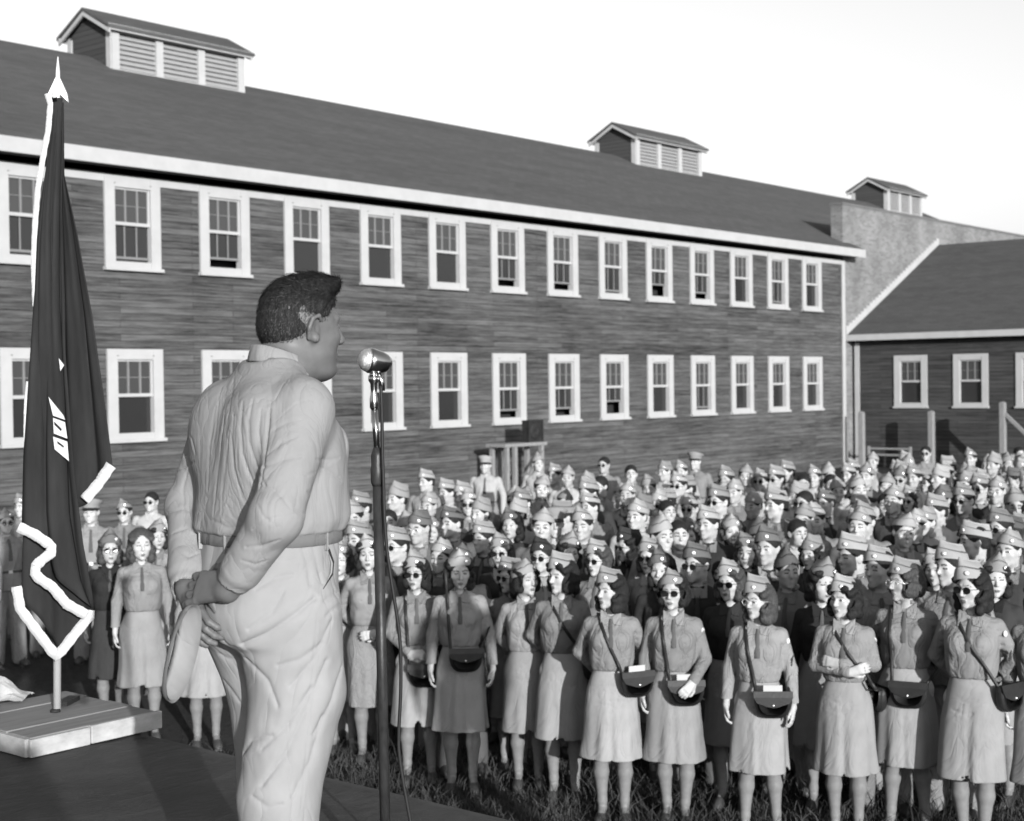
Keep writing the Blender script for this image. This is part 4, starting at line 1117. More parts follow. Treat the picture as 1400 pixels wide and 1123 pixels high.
def bag_parts(T, side=-1, z=.93, x=None, y=None, H=1.0, small=False, paper=False, yaw=0.0, strap_from=None):
    """round-bottomed leather shoulder bag worn across the body; side -1 = hangs at her left. Returns meshes in the wearer's frame."""
    x = (side * .085 if x is None else x) * H; z *= H
    W_, Hh, D = .118, .165, .030
    yf = T['front'](x, max(z, 1.03 * H)).y; yf = max(yf, .125 * H) + .012 if y is None else y * H
    c = MB(); n = 22
    def outline(s):
        pts = [(-W_ * s, 0)] + [(-W_ * s * math.cos(a) ** .6 if math.cos(a) > 0 else 0, -Hh * s * (.25 + .75 * math.sin(a))) for a in np.linspace(0.02, math.pi / 2, n // 2)]
        pts += [(W_ * s * max(0, math.cos(a)) ** .6, -Hh * s * (.25 + .75 * math.sin(a))) for a in np.linspace(math.pi / 2 - .05, 0.02, n // 2)] + [(W_ * s, 0)]
        return pts
    Mx = Matrix.Translation((x, yf + D, z + .08 * H)) @ Matrix.Rotation(yaw, 4, 'Z')
    lay = [(.80, -D), (.96, -D * .8), (1.0, -D * .2), (1.0, D * .35), (.94, D * .85), (.78, D * 1.05)]
    rings = [[Mx @ Vector((px, yy, pz - (1 - s) * .05)) for px, pz in outline(s)] for s, yy in lay]; m = len(rings[0])
    vs = [v for q in rings for v in q]
    c.add(vs, [(j * m + i, j * m + (i + 1) % m, (j + 1) * m + (i + 1) % m, (j + 1) * m + i) for j in range(len(lay) - 1) for i in range(m)] + [tuple(range(m)), tuple((len(lay) - 1) * m + i for i in range(m))[::-1]], 0, True)
    out = [('pouch', c.mesh('pouch', [M_leather]), None)]
    f = MB(); fo = []
    for s, dy in ((1, 0), (1, .006)):
        q = [(-W_ * 1.02, .006), (-W_ * 1.03, -.03), (-W_ * .85, -.065), (-W_ * .3, -.088), (0, -.095), (W_ * .3, -.088), (W_ * .85, -.065), (W_ * 1.03, -.03), (W_ * 1.02, .006)]
        fo.append([Mx @ Vector((a, D * 1.08 + dy + (-.012 if b > -.01 else 0), b)) for a, b in q])
    k = len(fo[0]); f.add(fo[0] + fo[1], [tuple(range(k)), tuple(range(2 * k - 1, k - 1, -1))] + [(i, (i + 1) % k, k + (i + 1) % k, k + i) for i in range(k)], 0)
    f.box(0, 0, 0, 0, 0, 0) if False else None
    b0 = Mx @ Vector((0, D * 1.08 + .010, -.078)); f.lathe([(.007, 0), (.005, .004)], b0, 10, 1, ax=(0, 1, 0))
    out.append(('flap', f.mesh('flap', [M_leather, M_metal]), 'pouch'))
    s = MB(); sx = -side * .085 if strap_from is None else strap_from; P = []
    P.append(Vector((sx * H, -.085 * H, 1.24 * H))); P.append(Vector((sx * H, -.055 * H, 1.335 * H))); P.append(Vector((sx * H, .0, 1.372 * H)))
    ex = Mx @ Vector((-side * W_ * .9, -D * .2, -.01)); ex2 = Mx @ Vector((side * W_ * .9, -D * .2, -.01))
    for t in np.linspace(.12, 1, 10):
        xx = sx * H + (ex.x - sx * H) * t; zz = 1.36 * H + (ex.z - 1.36 * H) * t
        p = T['front'](xx, max(zz, 1.01 * H), .007); p.z = zz
        if t == 1: p = ex
        elif zz < 1.05 * H: p.y = max(p.y, .12 * H)
        P.append(p)
    wv = .011; vs = []
    for i, p in enumerate(P):
        t = (P[min(i + 1, len(P) - 1)] - P[max(i - 1, 0)]).normalized(); nn = t.cross(Vector((0, 1, 0)) if i > 2 else Vector((0, 0, 1)))
        if nn.length < .1: nn = Vector((1, 0, 0))
        nn.normalize(); vs += [p - nn * wv, p + nn * wv, p + nn * wv + Vector((0, .003, .001)), p - nn * wv + Vector((0, .003, .001))]
    s.add(vs, [(4 * i + a, 4 * i + (a + 1) % 4, 4 * i + 4 + (a + 1) % 4, 4 * i + 4 + a) for i in range(len(P) - 1) for a in range(4)], 0, True)
    # strap behind the back down to the other side of the pouch
    s.tube([P[0], Vector((side * .03 * H, -.13 * H, 1.12 * H)), Vector((side * .15 * H, -.10 * H, 1.0 * H)), Vector((side * .178 * H, .02, .99 * H)), ex2], .008, 6)
    out.append(('strap', s.mesh('strap', [M_leather]), 'pouch'))
    if paper:
        q = MB(); q.box(-.058, .058, -.004, .004, -.01, .040); q.v = [tuple(Mx @ Vector(v)) for v in q.v]; out.append(('papers', q.mesh('papers', [M_paper]), 'pouch'))
    return dict(parts=out)

def sleeve_patch(T, d, side=-1, stripes=False):
    """round white unit patch high on the sleeve"""
    H = T['H']; c = MB(); p = Vector((side * .186, .016, 1.262)) * H; c.lathe([(.019, 0), (.019, .003), (.014, .004)], p, 8, ax=(side * .95, .55, .12))
    o = link('shoulder_patch', c.mesh('shoulder_patch', [M_patch]), d['shirt'])
    if stripes:
        c = MB(); p = Vector((side * .214, .010, 1.155)) * H; ax = Vector((side * .9, .5, .1)).normalized()
        for k in range(3): c.bar(p + Vector((0, -.028, -.012 - .016 * k)), p + Vector((side * .004, .0, .012 - .016 * k)), .004, .009); c.bar(p + Vector((side * .004, .0, .012 - .016 * k)), p + Vector((-side * .006, .034, -.012 - .016 * k)), .004, .009)
        link('chevrons', c.mesh('chevrons', [M_stripe]), d['shirt'])

# ------------------------------------------------------------------ the officer at the microphone
GO = Vector((-.635, 3.8, PZ)); GR = -R(50)
def sculpt(V, Q, folds, ws=1.0, as_=1.0):
    """press creases (w, depth, [points]) into a sewn surface; points are directions given as picture column/row seen from the camera"""
    bvh = BVHTree.FromPolygons([tuple(v) for v in V], [tuple(map(int, q)) for q in Q])
    Mi = (Matrix.Translation(GO) @ Matrix.Rotation(GR, 4, 'Z')).inverted(); cm = camo.matrix_world; eye = Mi @ cm.translation
    Fc = 2018.0
    n = np.zeros_like(V); a, b, c, d = (V[Q[:, i]] for i in range(4)); fn = np.cross(c - a, d - b)
    for i in range(4):
        for k in range(3): n[:, k] += np.bincount(Q[:, i], fn[:, k], len(V))
    n /= np.maximum(np.linalg.norm(n, axis=1), 1e-9)[:, None]
    off = np.zeros(len(V))
    for w, amp, pts in folds:
        w *= ws; amp *= as_; P = []
        dense = []
        for i in range(len(pts) - 1):
            for k in range(4): t = k / 4; dense.append((pts[i][0] * (1 - t) + pts[i + 1][0] * t, pts[i][1] * (1 - t) + pts[i + 1][1] * t))
        dense.append(pts[-1])
        for px, py in dense:
            dr = (cm.to_3x3() @ Vector(((px - 700) / Fc, -(py - 561.5) / Fc, -1))); dl = (Mi.to_3x3() @ dr).normalized()
            h = bvh.ray_cast(eye, dl)[0]
            if h is not None and (not P or (Vector(h) - Vector(P[-1])).length < .06): P.append(tuple(h))
        if len(P) < 2: continue
        P = np.array(P); lo, hi = P.min(0) - 3.2 * w, P.max(0) + 3.2 * w
        I = np.nonzero(((V > lo) & (V < hi)).all(1))[0]; X = V[I]; best = np.full(len(I), 9.0)
        for i in range(len(P) - 1):
            ba = P[i + 1] - P[i]; L = max(ba @ ba, 1e-9); t = np.clip(((X - P[i]) @ ba) / L, 0, 1)
            d2 = ((X - P[i] - t[:, None] * ba) ** 2).sum(1); u = (i + t) / (len(P) - 1)
            best = np.minimum(best, d2 / np.clip(np.sin(np.pi * np.clip(u, .06, .94)) ** .8, .2, 1))
        off[I] += -amp * 1.15 * np.exp(-np.sqrt(best) / (w * .8)) + .62 * amp * np.exp(-best / (2.0 * w) ** 2)
    return V + n * off[:, None]

M_gshirt = cloth_mat('officer_shirt', .172, 0, crease=.34, fold=20)
M_gtrou = cloth_mat('officer_trousers', .195, 0, crease=.42, fold=9)
M_gskin = skin_mat('tanned_skin', .078)
M_ghair = hair_mat('officer_hair', .012)
for m_ in (M_gshirt, M_gtrou):
    g_ = NG(m_)
def officer():
    A = empty('person', GO, GR, 'stout bareheaded officer in khaki standing with hands clasped behind his back', 'person')
    h = .0036
    SR, SL = np.array((.190, .0, 1.434)), np.array((-.212, .0, 1.432)); ER, EL = np.array((.262, -.13, 1.178)), np.array((-.236, -.09, 1.175)); WR, WL = np.array((.148, -.185, 1.018)), np.array((-.050, -.205, .985))
    fr = Fr((0, .115, 1.645), rotm(-R(5), .03)); sc = 1.07
    # --- body
    B = Sdf((-.38, -.36, 0), (.40, .34, 1.84), .0036)
    head_sdf(B, fr, 'm', sc, fat=.010, jaw=1.25, neck_to=(0, .005, 1.44), neck_r=.066, fine=True)
    B.ell((0, .075, 1.545), (.072, .075, .045), .03); B.ell((.0, .005, 1.555), (.066, .04, .035), .02)
    for z, y in ((1.573, -.0), (1.598, .006)): B.groove([(-.05, y - .03, z), (0, y - .055, z - .003), (.05, y - .035, z - .002), (.08, y, z - .010)], .006, .005)
    # ear rim
    for pts in ([(.078, -.022, -.030), (.088, -.026, -.005), (.090, -.018, .018), (.086, .0, .026), (.080, .010, .014)],):
        B.chain([np.array(p) * sc for p in pts], [.0055, .006, .006, .0055, .004], .003, 'u', fr)
    B.ell(np.array((.082, -.004, -.028)) * sc, (.006, .011, .012), .004, 'u', fr)
    B.loft([(.92, 0, 0, .10, .08), (1.0, 0, 0, .15, .12), (1.2, 0, .02, .17, .13), (1.38, 0, .01, .18, .12), (1.46, 0, 0, .12, .08)], .03)
    for s in (-1, 1): B.chain([(s * .10, 0, .95), (.115, -.015, .48) if s > 0 else (-.055, .048, .48), (.123, -.035, .06) if s > 0 else (-.064, .04, .06)], [.07, .055, .04], .02)
    for S_, E_, W_ in ((SR, ER, WR), (SL, EL, WL)): B.rc(S_, E_, .045, .04, .02); B.rc(E_, W_, .040, .030, .012)
    B.chain([WR, WR + (WR - ER) * .12], [.030, .031], .01)
    hand_sdf(B, WR + np.array((-.012, -.004, -.006)), (-.98, -.26, -.14), (-.1, -1, .5), 1, 1.24, .42)
    hand_sdf(B, WL + np.array((.006, -.0, -.006)), (.62, -.10, -.62), (0, -1, .1), -1, 1.12, .6)
    V, Q = B.mesh(1); mi = face_mats(V, Q, fr, sc, 'm')
    b = link('body', np_mesh('body', V, Q, [M_gskin, M_gskin, mat('officer_brow', .03), M_eye], mi), A)
    # --- hair
    Hs = Sdf(fr.o - .17, fr.o + .17, .0034); q = lambda *a: np.array(a) * sc
    Hs.ell(q(0, -.010, .038), q(.077, .100, .089), .01, 'u', fr); Hs.ell(q(0, -.040, .004), q(.074, .076, .074), .015, 'u', fr); Hs.ell(q(0, .03, .105), q(.058, .065, .030), .02, 'u', fr)
    Hs.chain([q(-.035, .070, .100), q(.0, .078, .112), q(.03, .076, .114)], [.014, .016, .012], .008, 'u', fr)
    Hs.ell(q(0, .130, .004), q(.105, .090, .096), .006, 's', fr); Hs.ell(q(0, .0, -.105), q(.12, .14, .068), .008, 's', fr); Hs.ell(q(0, -.06, -.125), q(.12, .10, .075), .008, 's', fr)
    for s in (-1, 1): Hs.ell(q(s * .078, .078, .018), q(.050, .042, .048), .006, 's', fr)
    for s in (-1, 1): Hs.ell(q(s * .088, .022, -.026), q(.026, .040, .034), .005, 's', fr)
    V, Q = Hs.mesh(1); rg = np.random.RandomState(2)
    L = (V - fr.o) @ fr.R
    V = V + ((np.sin(L[:, 1] * 190 + 6 * np.sin(L[:, 2] * 40)) * .0011 + np.sin(L[:, 0] * 240 + L[:, 1] * 60) * .0008) * np.clip((L[:, 2] - .02) * 30, 0, 1))[:, None] * ((V - fr.o) / np.linalg.norm(V - fr.o, axis=1)[:, None])
    # combed strands on top of the mass
    c = V[Q].mean(1); nn = np.cross(V[Q[:, 2]] - V[Q[:, 0]], V[Q[:, 3]] - V[Q[:, 1]]); nn /= np.linalg.norm(nn, axis=1)[:, None] + 1e-9
    out = ((c - fr.o) * nn).sum(1) > .01; ids = np.nonzero(out)[0]; N = 15000; I = rg.choice(ids, N)
    P0 = c[I] + (rg.rand(N, 3) - .5) * .005; nI = nn[I]; Lp = (P0 - fr.o) @ fr.R
    top = np.clip((Lp[:, 2] - .03) * 18, 0, 1)[:, None]
    dl = np.stack([.25 * np.sign(Lp[:, 0]) * np.ones(N), -1 + 0 * Lp[:, 0], -.15 + 0 * Lp[:, 0]], 1) * top + np.array((0, -.35, -1.0)) * (1 - top) + (rg.rand(N, 3) - .5) * 1.3
    fl = dl @ fr.R.T; fl -= nI * (fl * nI).sum(1)[:, None]; fl /= np.linalg.norm(fl, axis=1)[:, None] + 1e-9
    ln = (.006 + .016 * rg.rand(N)[:, None]) * (.45 + .9 * top); sd = np.cross(fl, nI) * (.00045 + .0003 * rg.rand(N))[:, None]
    a0 = P0 - nI * .001; a1 = P0 + fl * ln * .6 + nI * (.0016 + .002 * top * rg.rand(N)[:, None]); a2 = P0 + fl * ln + nI * (.001 + .004 * top * rg.rand(N)[:, None] ** 2)
    VS = np.stack([a0 - sd, a0 + sd, a1 + sd, a1 - sd, a2 + sd * .3, a2 - sd * .3], 1).reshape(-1, 3); i = np.arange(N) * 6 + len(V)
    QS = np.concatenate([np.stack([i, i + 1, i + 2, i + 3], 1), np.stack([i + 3, i + 2, i + 4, i + 5], 1)])
    grey = ((rg.rand(N) < .30 * (1 - top[:, 0])) | (rg.rand(N) < .04)).astype(int)
    link('hair', np_mesh('hair', np.concatenate([V, VS]), np.concatenate([Q, QS]), [M_ghair, hair_mat('greying_hair', .035)], np.concatenate([np.zeros(len(Q), int), grey, grey])), A)
    # --- shirt
    T = Sdf((-.40, -.34, .96), (.42, .30, 1.62), h)
    T.loft([(1.116, 0, .002, .198, .160), (1.130, 0, .004, .213, .175), (1.16, 0, .012, .219, .180), (1.22, 0, .014, .220, .172), (1.30, 0, .014, .222, .168), (1.38, 0, .010, .224, .152), (1.44, 0, -.002, .196, .122), (1.49, 0, .004, .140, .098), (1.53, 0, .018, .098, .082), (1.555, 0, .024, .080, .074)], .02, power=2.35,
           mod=lambda a, z: 1 + .010 * np.sin(a * 9 + 6 * z) * np.clip((1.4 - z) * 5, 0, 1) + .012 * np.sin(a * 17 + 20 * z) * np.clip((1.2 - z) * 9, 0, 1))
    for s in (-1, 1): T.rc((s * .07, .005, 1.515), (s * .19, .0, 1.462), .040, .046, .04); T.ell((s * .10, -.075, 1.37), (.10, .07, .12), .05)
    for s, S_, E_, W_ in ((1, SR, ER, WR), (-1, SL, EL, WL)):
        T.rc(S_, E_, .074, .062, .03); cu = E_ + (W_ - E_) * .80; T.rc(E_, cu, .063, .050, .02); T.rc(E_ + (W_ - E_) * .70, cu, .051, .050, .008); T.rc(cu, E_ + (W_ - E_) * .93, .044, .043, .003)
        T.ell(E_ + np.array((s * .006, -.016, 0)), (.055, .050, .055), .02)
        T.rc(E_ + (W_ - E_) * .955, E_ + (W_ - E_) * 1.3, .036, .036, .003, 's')
    T.ell((0, .045, 1.585), (.070, .074, .050), .006, 's')
    T.ell((.10, .142, 1.335), (.060, .024, .058), .010); T.groove([(.03, .19, 1.365), (.10, .185, 1.345), (.165, .15, 1.365)], .005, .008)
    V, Q = T.mesh(1)
    sh = [(.009, .009, [(346, 546), (340, 575), (341, 605), (352, 640), (363, 664)]), (.010, .011, [(332, 550), (329, 585), (332, 622), (344, 656), (360, 686)]), (.009, .009, [(320, 564), (317, 600), (320, 640), (331, 680), (346, 704)]),
          (.009, .008, [(308, 560), (303, 600), (297, 650), (292, 704)]), (.007, .006, [(314, 590), (309, 630), (304, 672), (303, 708)]), (.008, .006, [(295, 556), (287, 610), (284, 672)]), (.007, .007, [(357, 560), (354, 590), (358, 620)]), (.006, .005, [(338, 640), (350, 668), (366, 690)]),
          (.006, .005, [(326, 600), (325, 640), (334, 668)]), (.010, .007, [(292, 712), (312, 722), (340, 720), (356, 714)]), (.006, .006, [(310, 690), (318, 706), (330, 716)]), (.006, .004, [(300, 540), (296, 580), (290, 620)]), (.006, .004, [(368, 520), (372, 540), (370, 556)]), (.010, .006, [(320, 520), (316, 545), (312, 570)]),
          (.008, .015, [(369, 560), (366, 595), (361, 638), (356, 668)]), (.0035, .005, [(364, 590), (386, 568), (405, 552), (424, 547), (440, 553)]), (.0032, .004, [(405, 506), (416, 525), (428, 545)]), (.0032, .004, [(384, 512), (398, 532), (406, 548)]),
          (.010, .009, [(367, 622), (384, 606), (406, 597)]), (.011, .010, [(360, 640), (386, 629), (412, 624)]), (.009, .010, [(356, 664), (372, 668), (386, 680), (396, 694)]), (.008, .008, [(372, 590), (392, 578), (412, 574)]),
          (.008, .008, [(345, 724), (362, 712), (384, 706)]), (.008, .009, [(336, 748), (360, 746), (382, 738)]), (.007, .007, [(352, 690), (360, 706), (372, 716)]), (.007, .007, [(330, 766), (350, 772), (366, 766)]), (.006, .006, [(400, 640), (420, 650), (432, 645)]),
          (.009, .012, [(236, 628), (252, 624), (270, 628)]), (.010, .010, [(230, 660), (246, 642), (266, 632)]), (.009, .009, [(229, 702), (250, 696), (274, 704)]), (.008, .008, [(236, 730), (256, 722), (276, 728)]), (.008, .007, [(250, 580), (262, 600), (268, 622)]), (.007, .008, [(240, 752), (258, 762), (274, 756)]), (.008, .008, [(258, 640), (250, 668), (252, 690)]),
          (.009, .010, [(438, 640), (452, 646), (467, 658)]), (.009, .010, [(430, 656), (444, 668), (462, 682)]), (.008, .009, [(420, 672), (436, 688), (458, 698)]), (.008, .008, [(432, 628), (450, 630), (464, 626)]), (.009, .009, [(404, 700), (430, 706), (462, 712)])]
    V = sculpt(V, Q, sh, 1.1, .5); S = link('shirt', np_mesh('shirt', V, Q, [M_gshirt]), A)
    # collar: a folded band, low at the front
    c = MB(); n = 40; rows = []
    for rr, dz in ((.060, -.014), (.061, .012), (.064, .020), (.069, .018), (.077, -.018), (.075, -.022)):
        rows.append([(math.sin(a) * rr * 1.02, .046 - math.cos(a) * rr * 1.08, 1.563 + dz + .026 * math.cos(a) - .010) for a in np.linspace(-2.75, 2.75, n)])
    vs = [p for r_ in rows for p in r_]; c.add(vs, [(j * n + i, j * n + i + 1, (j + 1) * n + i + 1, (j + 1) * n + i) for j in range(len(rows) - 1) for i in range(n - 1)], 0, True)
    o = link('collar', c.mesh('collar', [M_gshirt]), S); md = o.modifiers.new('t', 'SOLIDIFY'); md.thickness = .003
    # --- trousers
    K = Sdf((-.30, -.28, -.01), (.32, .28, 1.18), .0040)
    K.loft([(.86, 0, -.02, .190, .150), (.93, 0, -.022, .206, .170), (1.0, 0, -.010, .206, .168), (1.06, 0, -.002, .202, .164), (1.12, 0, .004, .199, .160), (1.156, 0, .008, .197, .158)], .02, power=2.3,
           mod=lambda a, z: 1 + .012 * np.sin(a * 14) * np.clip((z - 1.0) * 9, 0, 1))
    for s in (-1, 1):
        K.ell((s * .085, -.085, .935), (.098, .088, .115), .04)
        K.chain([(s * .100, -.005, .92), (.106, .016, .72) if s > 0 else (-.062, .045, .72), (.102, -.040, .46) if s > 0 else (-.055, .050, .46), (.110, -.045, .28) if s > 0 else (-.06, .045, .28), (.124, -.04, .045) if s > 0 else (-.065, .04, .045)], [.138, .120, .101, .098, .094], .02)
    K.groove([(0, -.20, 1.05), (0, -.20, .95), (.01, -.16, .84), (.02, -.12, .76)], .012, .012)
    K.ell((0, 0, 1.165), (.19, .15, .02), .002, 's'); K.rc((-.3, 0, -.03), (.3, 0, -.03), .05, .05, .0, 's')
    V, Q = K.mesh(1)
    tr = [(.013, .016, [(331, 881), (366, 866), (404, 840), (430, 818)]), (.012, .011, [(331, 922), (349, 911), (391, 888), (416, 872)]), (.013, .014, [(334, 972), (356, 996), (380, 1002)]), (.011, .012, [(333, 1030), (344, 1012), (372, 1006)]),
          (.012, .011, [(425, 941), (391, 994), (358, 1024)]), (.013, .012, [(446, 903), (421, 964), (391, 1031), (358, 1074)]), (.012, .011, [(472, 896), (452, 962), (428, 1004)]), (.010, .010, [(336, 900), (366, 930), (380, 965)]),
          (.003, .005, [(372, 764), (392, 766), (412, 767)]), (.003, .004, [(436, 817), (430, 881), (424, 960), (416, 1060), (410, 1123)]), (.009, .009, [(425, 734), (432, 765), (440, 798)]), (.010, .009, [(444, 822), (458, 812), (472, 808)]), (.009, .008, [(446, 842), (460, 830), (474, 826)]),
          (.010, .009, [(340, 860), (372, 838), (388, 808)]), (.009, .008, [(350, 806), (376, 790), (400, 786)]), (.010, .010, [(298, 868), (312, 884), (328, 886)]), (.009, .009, [(300, 894), (314, 902), (328, 900)]), (.009, .008, [(306, 930), (318, 946), (328, 960)]), (.009, .009, [(330, 742), (334, 790), (330, 800)]),
          (.011, .010, [(440, 980), (424, 1040), (400, 1090)]), (.010, .009, [(346, 1090), (366, 1104), (386, 1100)]), (.012, .009, [(452, 850), (430, 900), (398, 938)]), (.008, .008, [(412, 742), (420, 770), (424, 800)]), (.008, .008, [(456, 738), (462, 760), (468, 780)]), (.009, .009, [(380, 910), (410, 902), (440, 880)])]
    V = sculpt(V, Q, tr, 1.65, .72); TR = link('trousers', np_mesh('trousers', V, Q, [M_gtrou]), A)
    bt = BVHTree.FromPolygons([tuple(v) for v in V], [tuple(map(int, q_)) for q_ in Q])
    # belt with loops
    def ringpt(a, z, lift):
        o = Vector((0, .004, z)); d = Vector((math.sin(a), math.cos(a), 0)); hit = bt.ray_cast(o + d * .5, -d)[0]
        p = hit if hit is not None else o + d * .2; return p + d * lift
    n = 90; zz = (1.094, 1.097, 1.126, 1.129); lf = (.001, .006, .006, .001); c = MB(); vs = []
    sm = [np.mean([ (ringpt(2 * math.pi * ((i + k) % n) / n, 1.125, 0) - Vector((0, .004, 1.125))).length for k in range(-3, 4)]) for i in range(n)]
    for j in range(4):
        for i in range(n): a = 2 * math.pi * i / n; vs.append((math.sin(a) * (sm[i] + .003 + lf[j]), .004 + math.cos(a) * (sm[i] + .003 + lf[j]), zz[j]))
    c.add(vs, [(j * n + i, j * n + (i + 1) % n, (j + 1) * n + (i + 1) % n, (j + 1) * n + i) for j in range(3) for i in range(n)], 0, True)
    bl = link('belt', c.mesh('belt', [cloth_mat('web_belt', .101, 0)]), TR)
    for a in (.6, 1.35, 2.2, 2.75, 3.5, 4.2, 5.0):
        i = int(a / (2 * math.pi) * n) % n; r_ = sm[i] + .008; c = MB(); d = Vector((math.sin(a), math.cos(a), 0)); p = Vector((0, .004, 0)) + d * r_
        c.bar((p.x, p.y, 1.082), (p.x, p.y, 1.140), .004, .010, up=d); link('belt_loop', c.mesh('belt_loop', [M_gtrou]), TR)
    # side pocket opening with pale lining
    def surf(px, py, lift):
        Mi = (Matrix.Translation(GO) @ Matrix.Rotation(GR, 4, 'Z')).inverted(); cm = camo.matrix_world; eye = Mi @ cm.translation
        dl = (Mi.to_3x3() @ (cm.to_3x3() @ Vector(((px - 700) / 2018, -(py - 561.5) / 2018, -1)))).normalized(); hh = bt.ray_cast(eye, dl)
        return hh[0] + hh[1] * lift if hh[0] is not None else None
    for nm, m_, w_, lift, pts in (('pocket', M_dark, 3.6, .0025, [(442, 739), (449, 752), (454, 768), (453, 786), (441, 806)]), ('pocket_lining', M_pale, 2.6, .004, [(448, 758), (452, 770), (451, 784), (446, 794)])):
        c = MB(); vs = []; k = len(pts)
        for i, (x, y) in enumerate(pts):
            w2 = w_ * math.sin(math.pi * (i + .35) / (k - .3)); a_, b_ = surf(x - w2 / 2, y, lift), surf(x + w2 / 2, y, lift)
            if a_ is None or b_ is None: break
            vs += [a_, b_]
        if len(vs) == 2 * k: c.add(vs, [(2 * i, 2 * i + 2, 2 * i + 3, 2 * i + 1) for i in range(k - 1)], 0, True); link(nm, c.mesh(nm, [m_]), TR)
    # shoes
    c = MB()
    for s in (-1, 1):
        b = Vector((.125, -.06, .002)) if s > 0 else Vector((-.066, .02, .002)); o = s * .03
        c.tube([b + Vector((0, -.05, .05)), b + Vector((o * .4, .04, .05)), b + Vector((o, .13, .04)), b + Vector((o * 1.4, .21, .034)), b + Vector((o * 1.5, .245, .026))], [.040, .046, .050, .046, .022], 14); c.box(b.x - .04 + o * .5, b.x + .04 + o * .5, b.y - .08, b.y + .22, .0, .018)
        link('shoe', c.mesh('shoe', [M_shoe]), A); c = MB()
    # the folded cap in his hand
    Cp = empty('held_cap', GO, GR, 'khaki overseas cap hanging from the fingers of the officer behind his back', 'cap')
    Mi = (Matrix.Translation(GO) @ Matrix.Rotation(GR, 4, 'Z')).inverted(); cm = camo.matrix_world
    def at(px, py, dist):
        return np.array(Mi @ (cm.translation + cm.to_3x3() @ Vector(((px - 700) / 2018, -(py - 561.5) / 2018, -1)) * dist))
    top, low = Vector(at(262, 830, 3.60)), Vector(at(228, 944, 3.60)); mid = (top + low) / 2; yax = (top - low).normalized()
    view = Vector(at(250, 890, 4.0)) - Vector(at(250, 890, 3.0)); left = Vector(at(200, 890, 3.6)) - Vector(at(250, 890, 3.6))
    zax = (left.normalized() * .62 + view.normalized() * .78); zax = (zax - yax * zax.dot(yax)).normalized(); xax = yax.cross(zax)
    Rm = np.array([[xax[i] * .42, yax[i] * 1.08, zax[i] * .50] for i in range(3)]); fc = Fr((0, 0, 0), Rm); fc.o = np.array(mid) - Rm @ np.array((0, -.01, .09))
    for nm, me, par in cap_parts(fc, 1.0, 0, True, 0, base=M_gtrou, badge=False): link('crown', me, Cp)
officer()

# ------------------------------------------------------------------ the audience
CAMH = 3.0
def hor(px): return 525.2 - .01366 * (px - 700)
def spot(px, Y):
    """ground point seen under picture column px at distance Y"""
    return Vector(((px - 700) / 2018.0 * Y * 1.0, Y, GZ))
SPK = Vector((-.65, 3.8, 0))
def facing(loc, k=.5, jitter=0.0):
    """rotation z for a figure facing between the camera (k=0) and the speaker (k=1)"""
    a = SPK - loc; b = -Vector(loc); a.z = b.z = 0; d = (a.normalized() * k + b.normalized() * (1 - k))
    return math.atan2(d.y, d.x) - math.pi / 2 + jitter

FRONT = [
 # px, Y, H, body turn k, head yaw, pitch, arms, glasses, hair, extras, label, cap tilt
 (275, 11.8, 1.0, .3, .2, 0, 'down', 'down', 0, 0, '', 'woman in light skirt half hidden behind the officer', .1),
 (190, 12.1, 1.06, .2, .15, .05, 'down', 'down', 0, 1, 'nocap', 'bareheaded wavy-haired woman in pale skirt right of the flag', .1),
 (146, 12.6, 1.0, .2, .1, 0, 'down', 'down', 1, 1, 'dark strap', 'woman with sunglasses beside the flag, her dark clothes deepened to show shade', .0),
 (462, 11.6, 1.0, .4, -.2, 0, 'down', 'down', 0, 2, '', 'woman just right of the officer, mostly hidden by his hip', .1),
 (502, 11.3, 1.05, .2, -.1, 0, 'back', 'front', 0, 0, 'light', 'woman in pale shirt directly behind the microphone stand', .15),
 (566, 10.7, 1.0, .3, -.35, 0, 'front', 'front', 1, 0, 'bag0 strap', 'woman in sunglasses clasping her hands above a hanging bag', .15),
 (625, 10.45, 1.03, .0, .1, .15, 'down', 'down2', 0, 1, 'bag0 big', 'woman looking down with a large dark bag across her front', .05),
 (716, 10.5, .98, -.3, .55, -.05, 'back', 'back', 0, 2, 'cap', 'slim woman looking right with her hands behind her back', .2),
 (765, 10.2, 1.02, .5, -.75, .0, 'back', 'down', 0, 0, 'strap hip', 'woman in sharp left profile with a strap across her shirt', .15),
 (832, 9.65, 1.0, .2, -.72, -.05, 'back', 'back', 0, 1, 'bagside paper', 'dark-haired woman with papers in a bag on her hip', .2),
 (918, 9.6, 1.0, .1, -.22, 0, 'down', 'bag', 1, 2, 'bag paper patch', 'woman in sunglasses holding a bag stuffed with papers', .1),
 (1034, 9.3, .985, .3, -.62, 0, 'down', 'down2', 2, 1, 'bag paper patch stripes', 'woman in spectacles with chevrons and a bag at her hip', .2),
 (1152, 9.25, .99, .35, -.5, -.02, 'crossR', 'crossL', 0, 0, 'strap patch', 'smiling woman with folded arms in the front row', .12),
 (1236, 9.35, 1.05, .4, -.8, 0, 'back', 'back', 2, 2, 'bagc', 'woman in thin spectacles with a bag at her waist', .05),
 (1326, 8.95, 1.06, .45, -.45, .04, 'back', 'back', 1, 1, 'strap hip patch stripes', 'curly-haired woman in round sunglasses nearest the right edge', .2),
 (1424, 8.9, 1.02, .4, -.3, .0, 'down', 'down', 0, 0, '', 'woman cut off by the right edge of the photograph', .1),
]
GL = {275: 0, 190: 0, 146: 1, 462: 0, 502: 0, 566: 1, 625: 0, 716: 0, 765: 0, 832: 0, 918: 1, 1034: 2, 1152: 0, 1236: 2, 1326: 1, 1424: 0}
taken = []
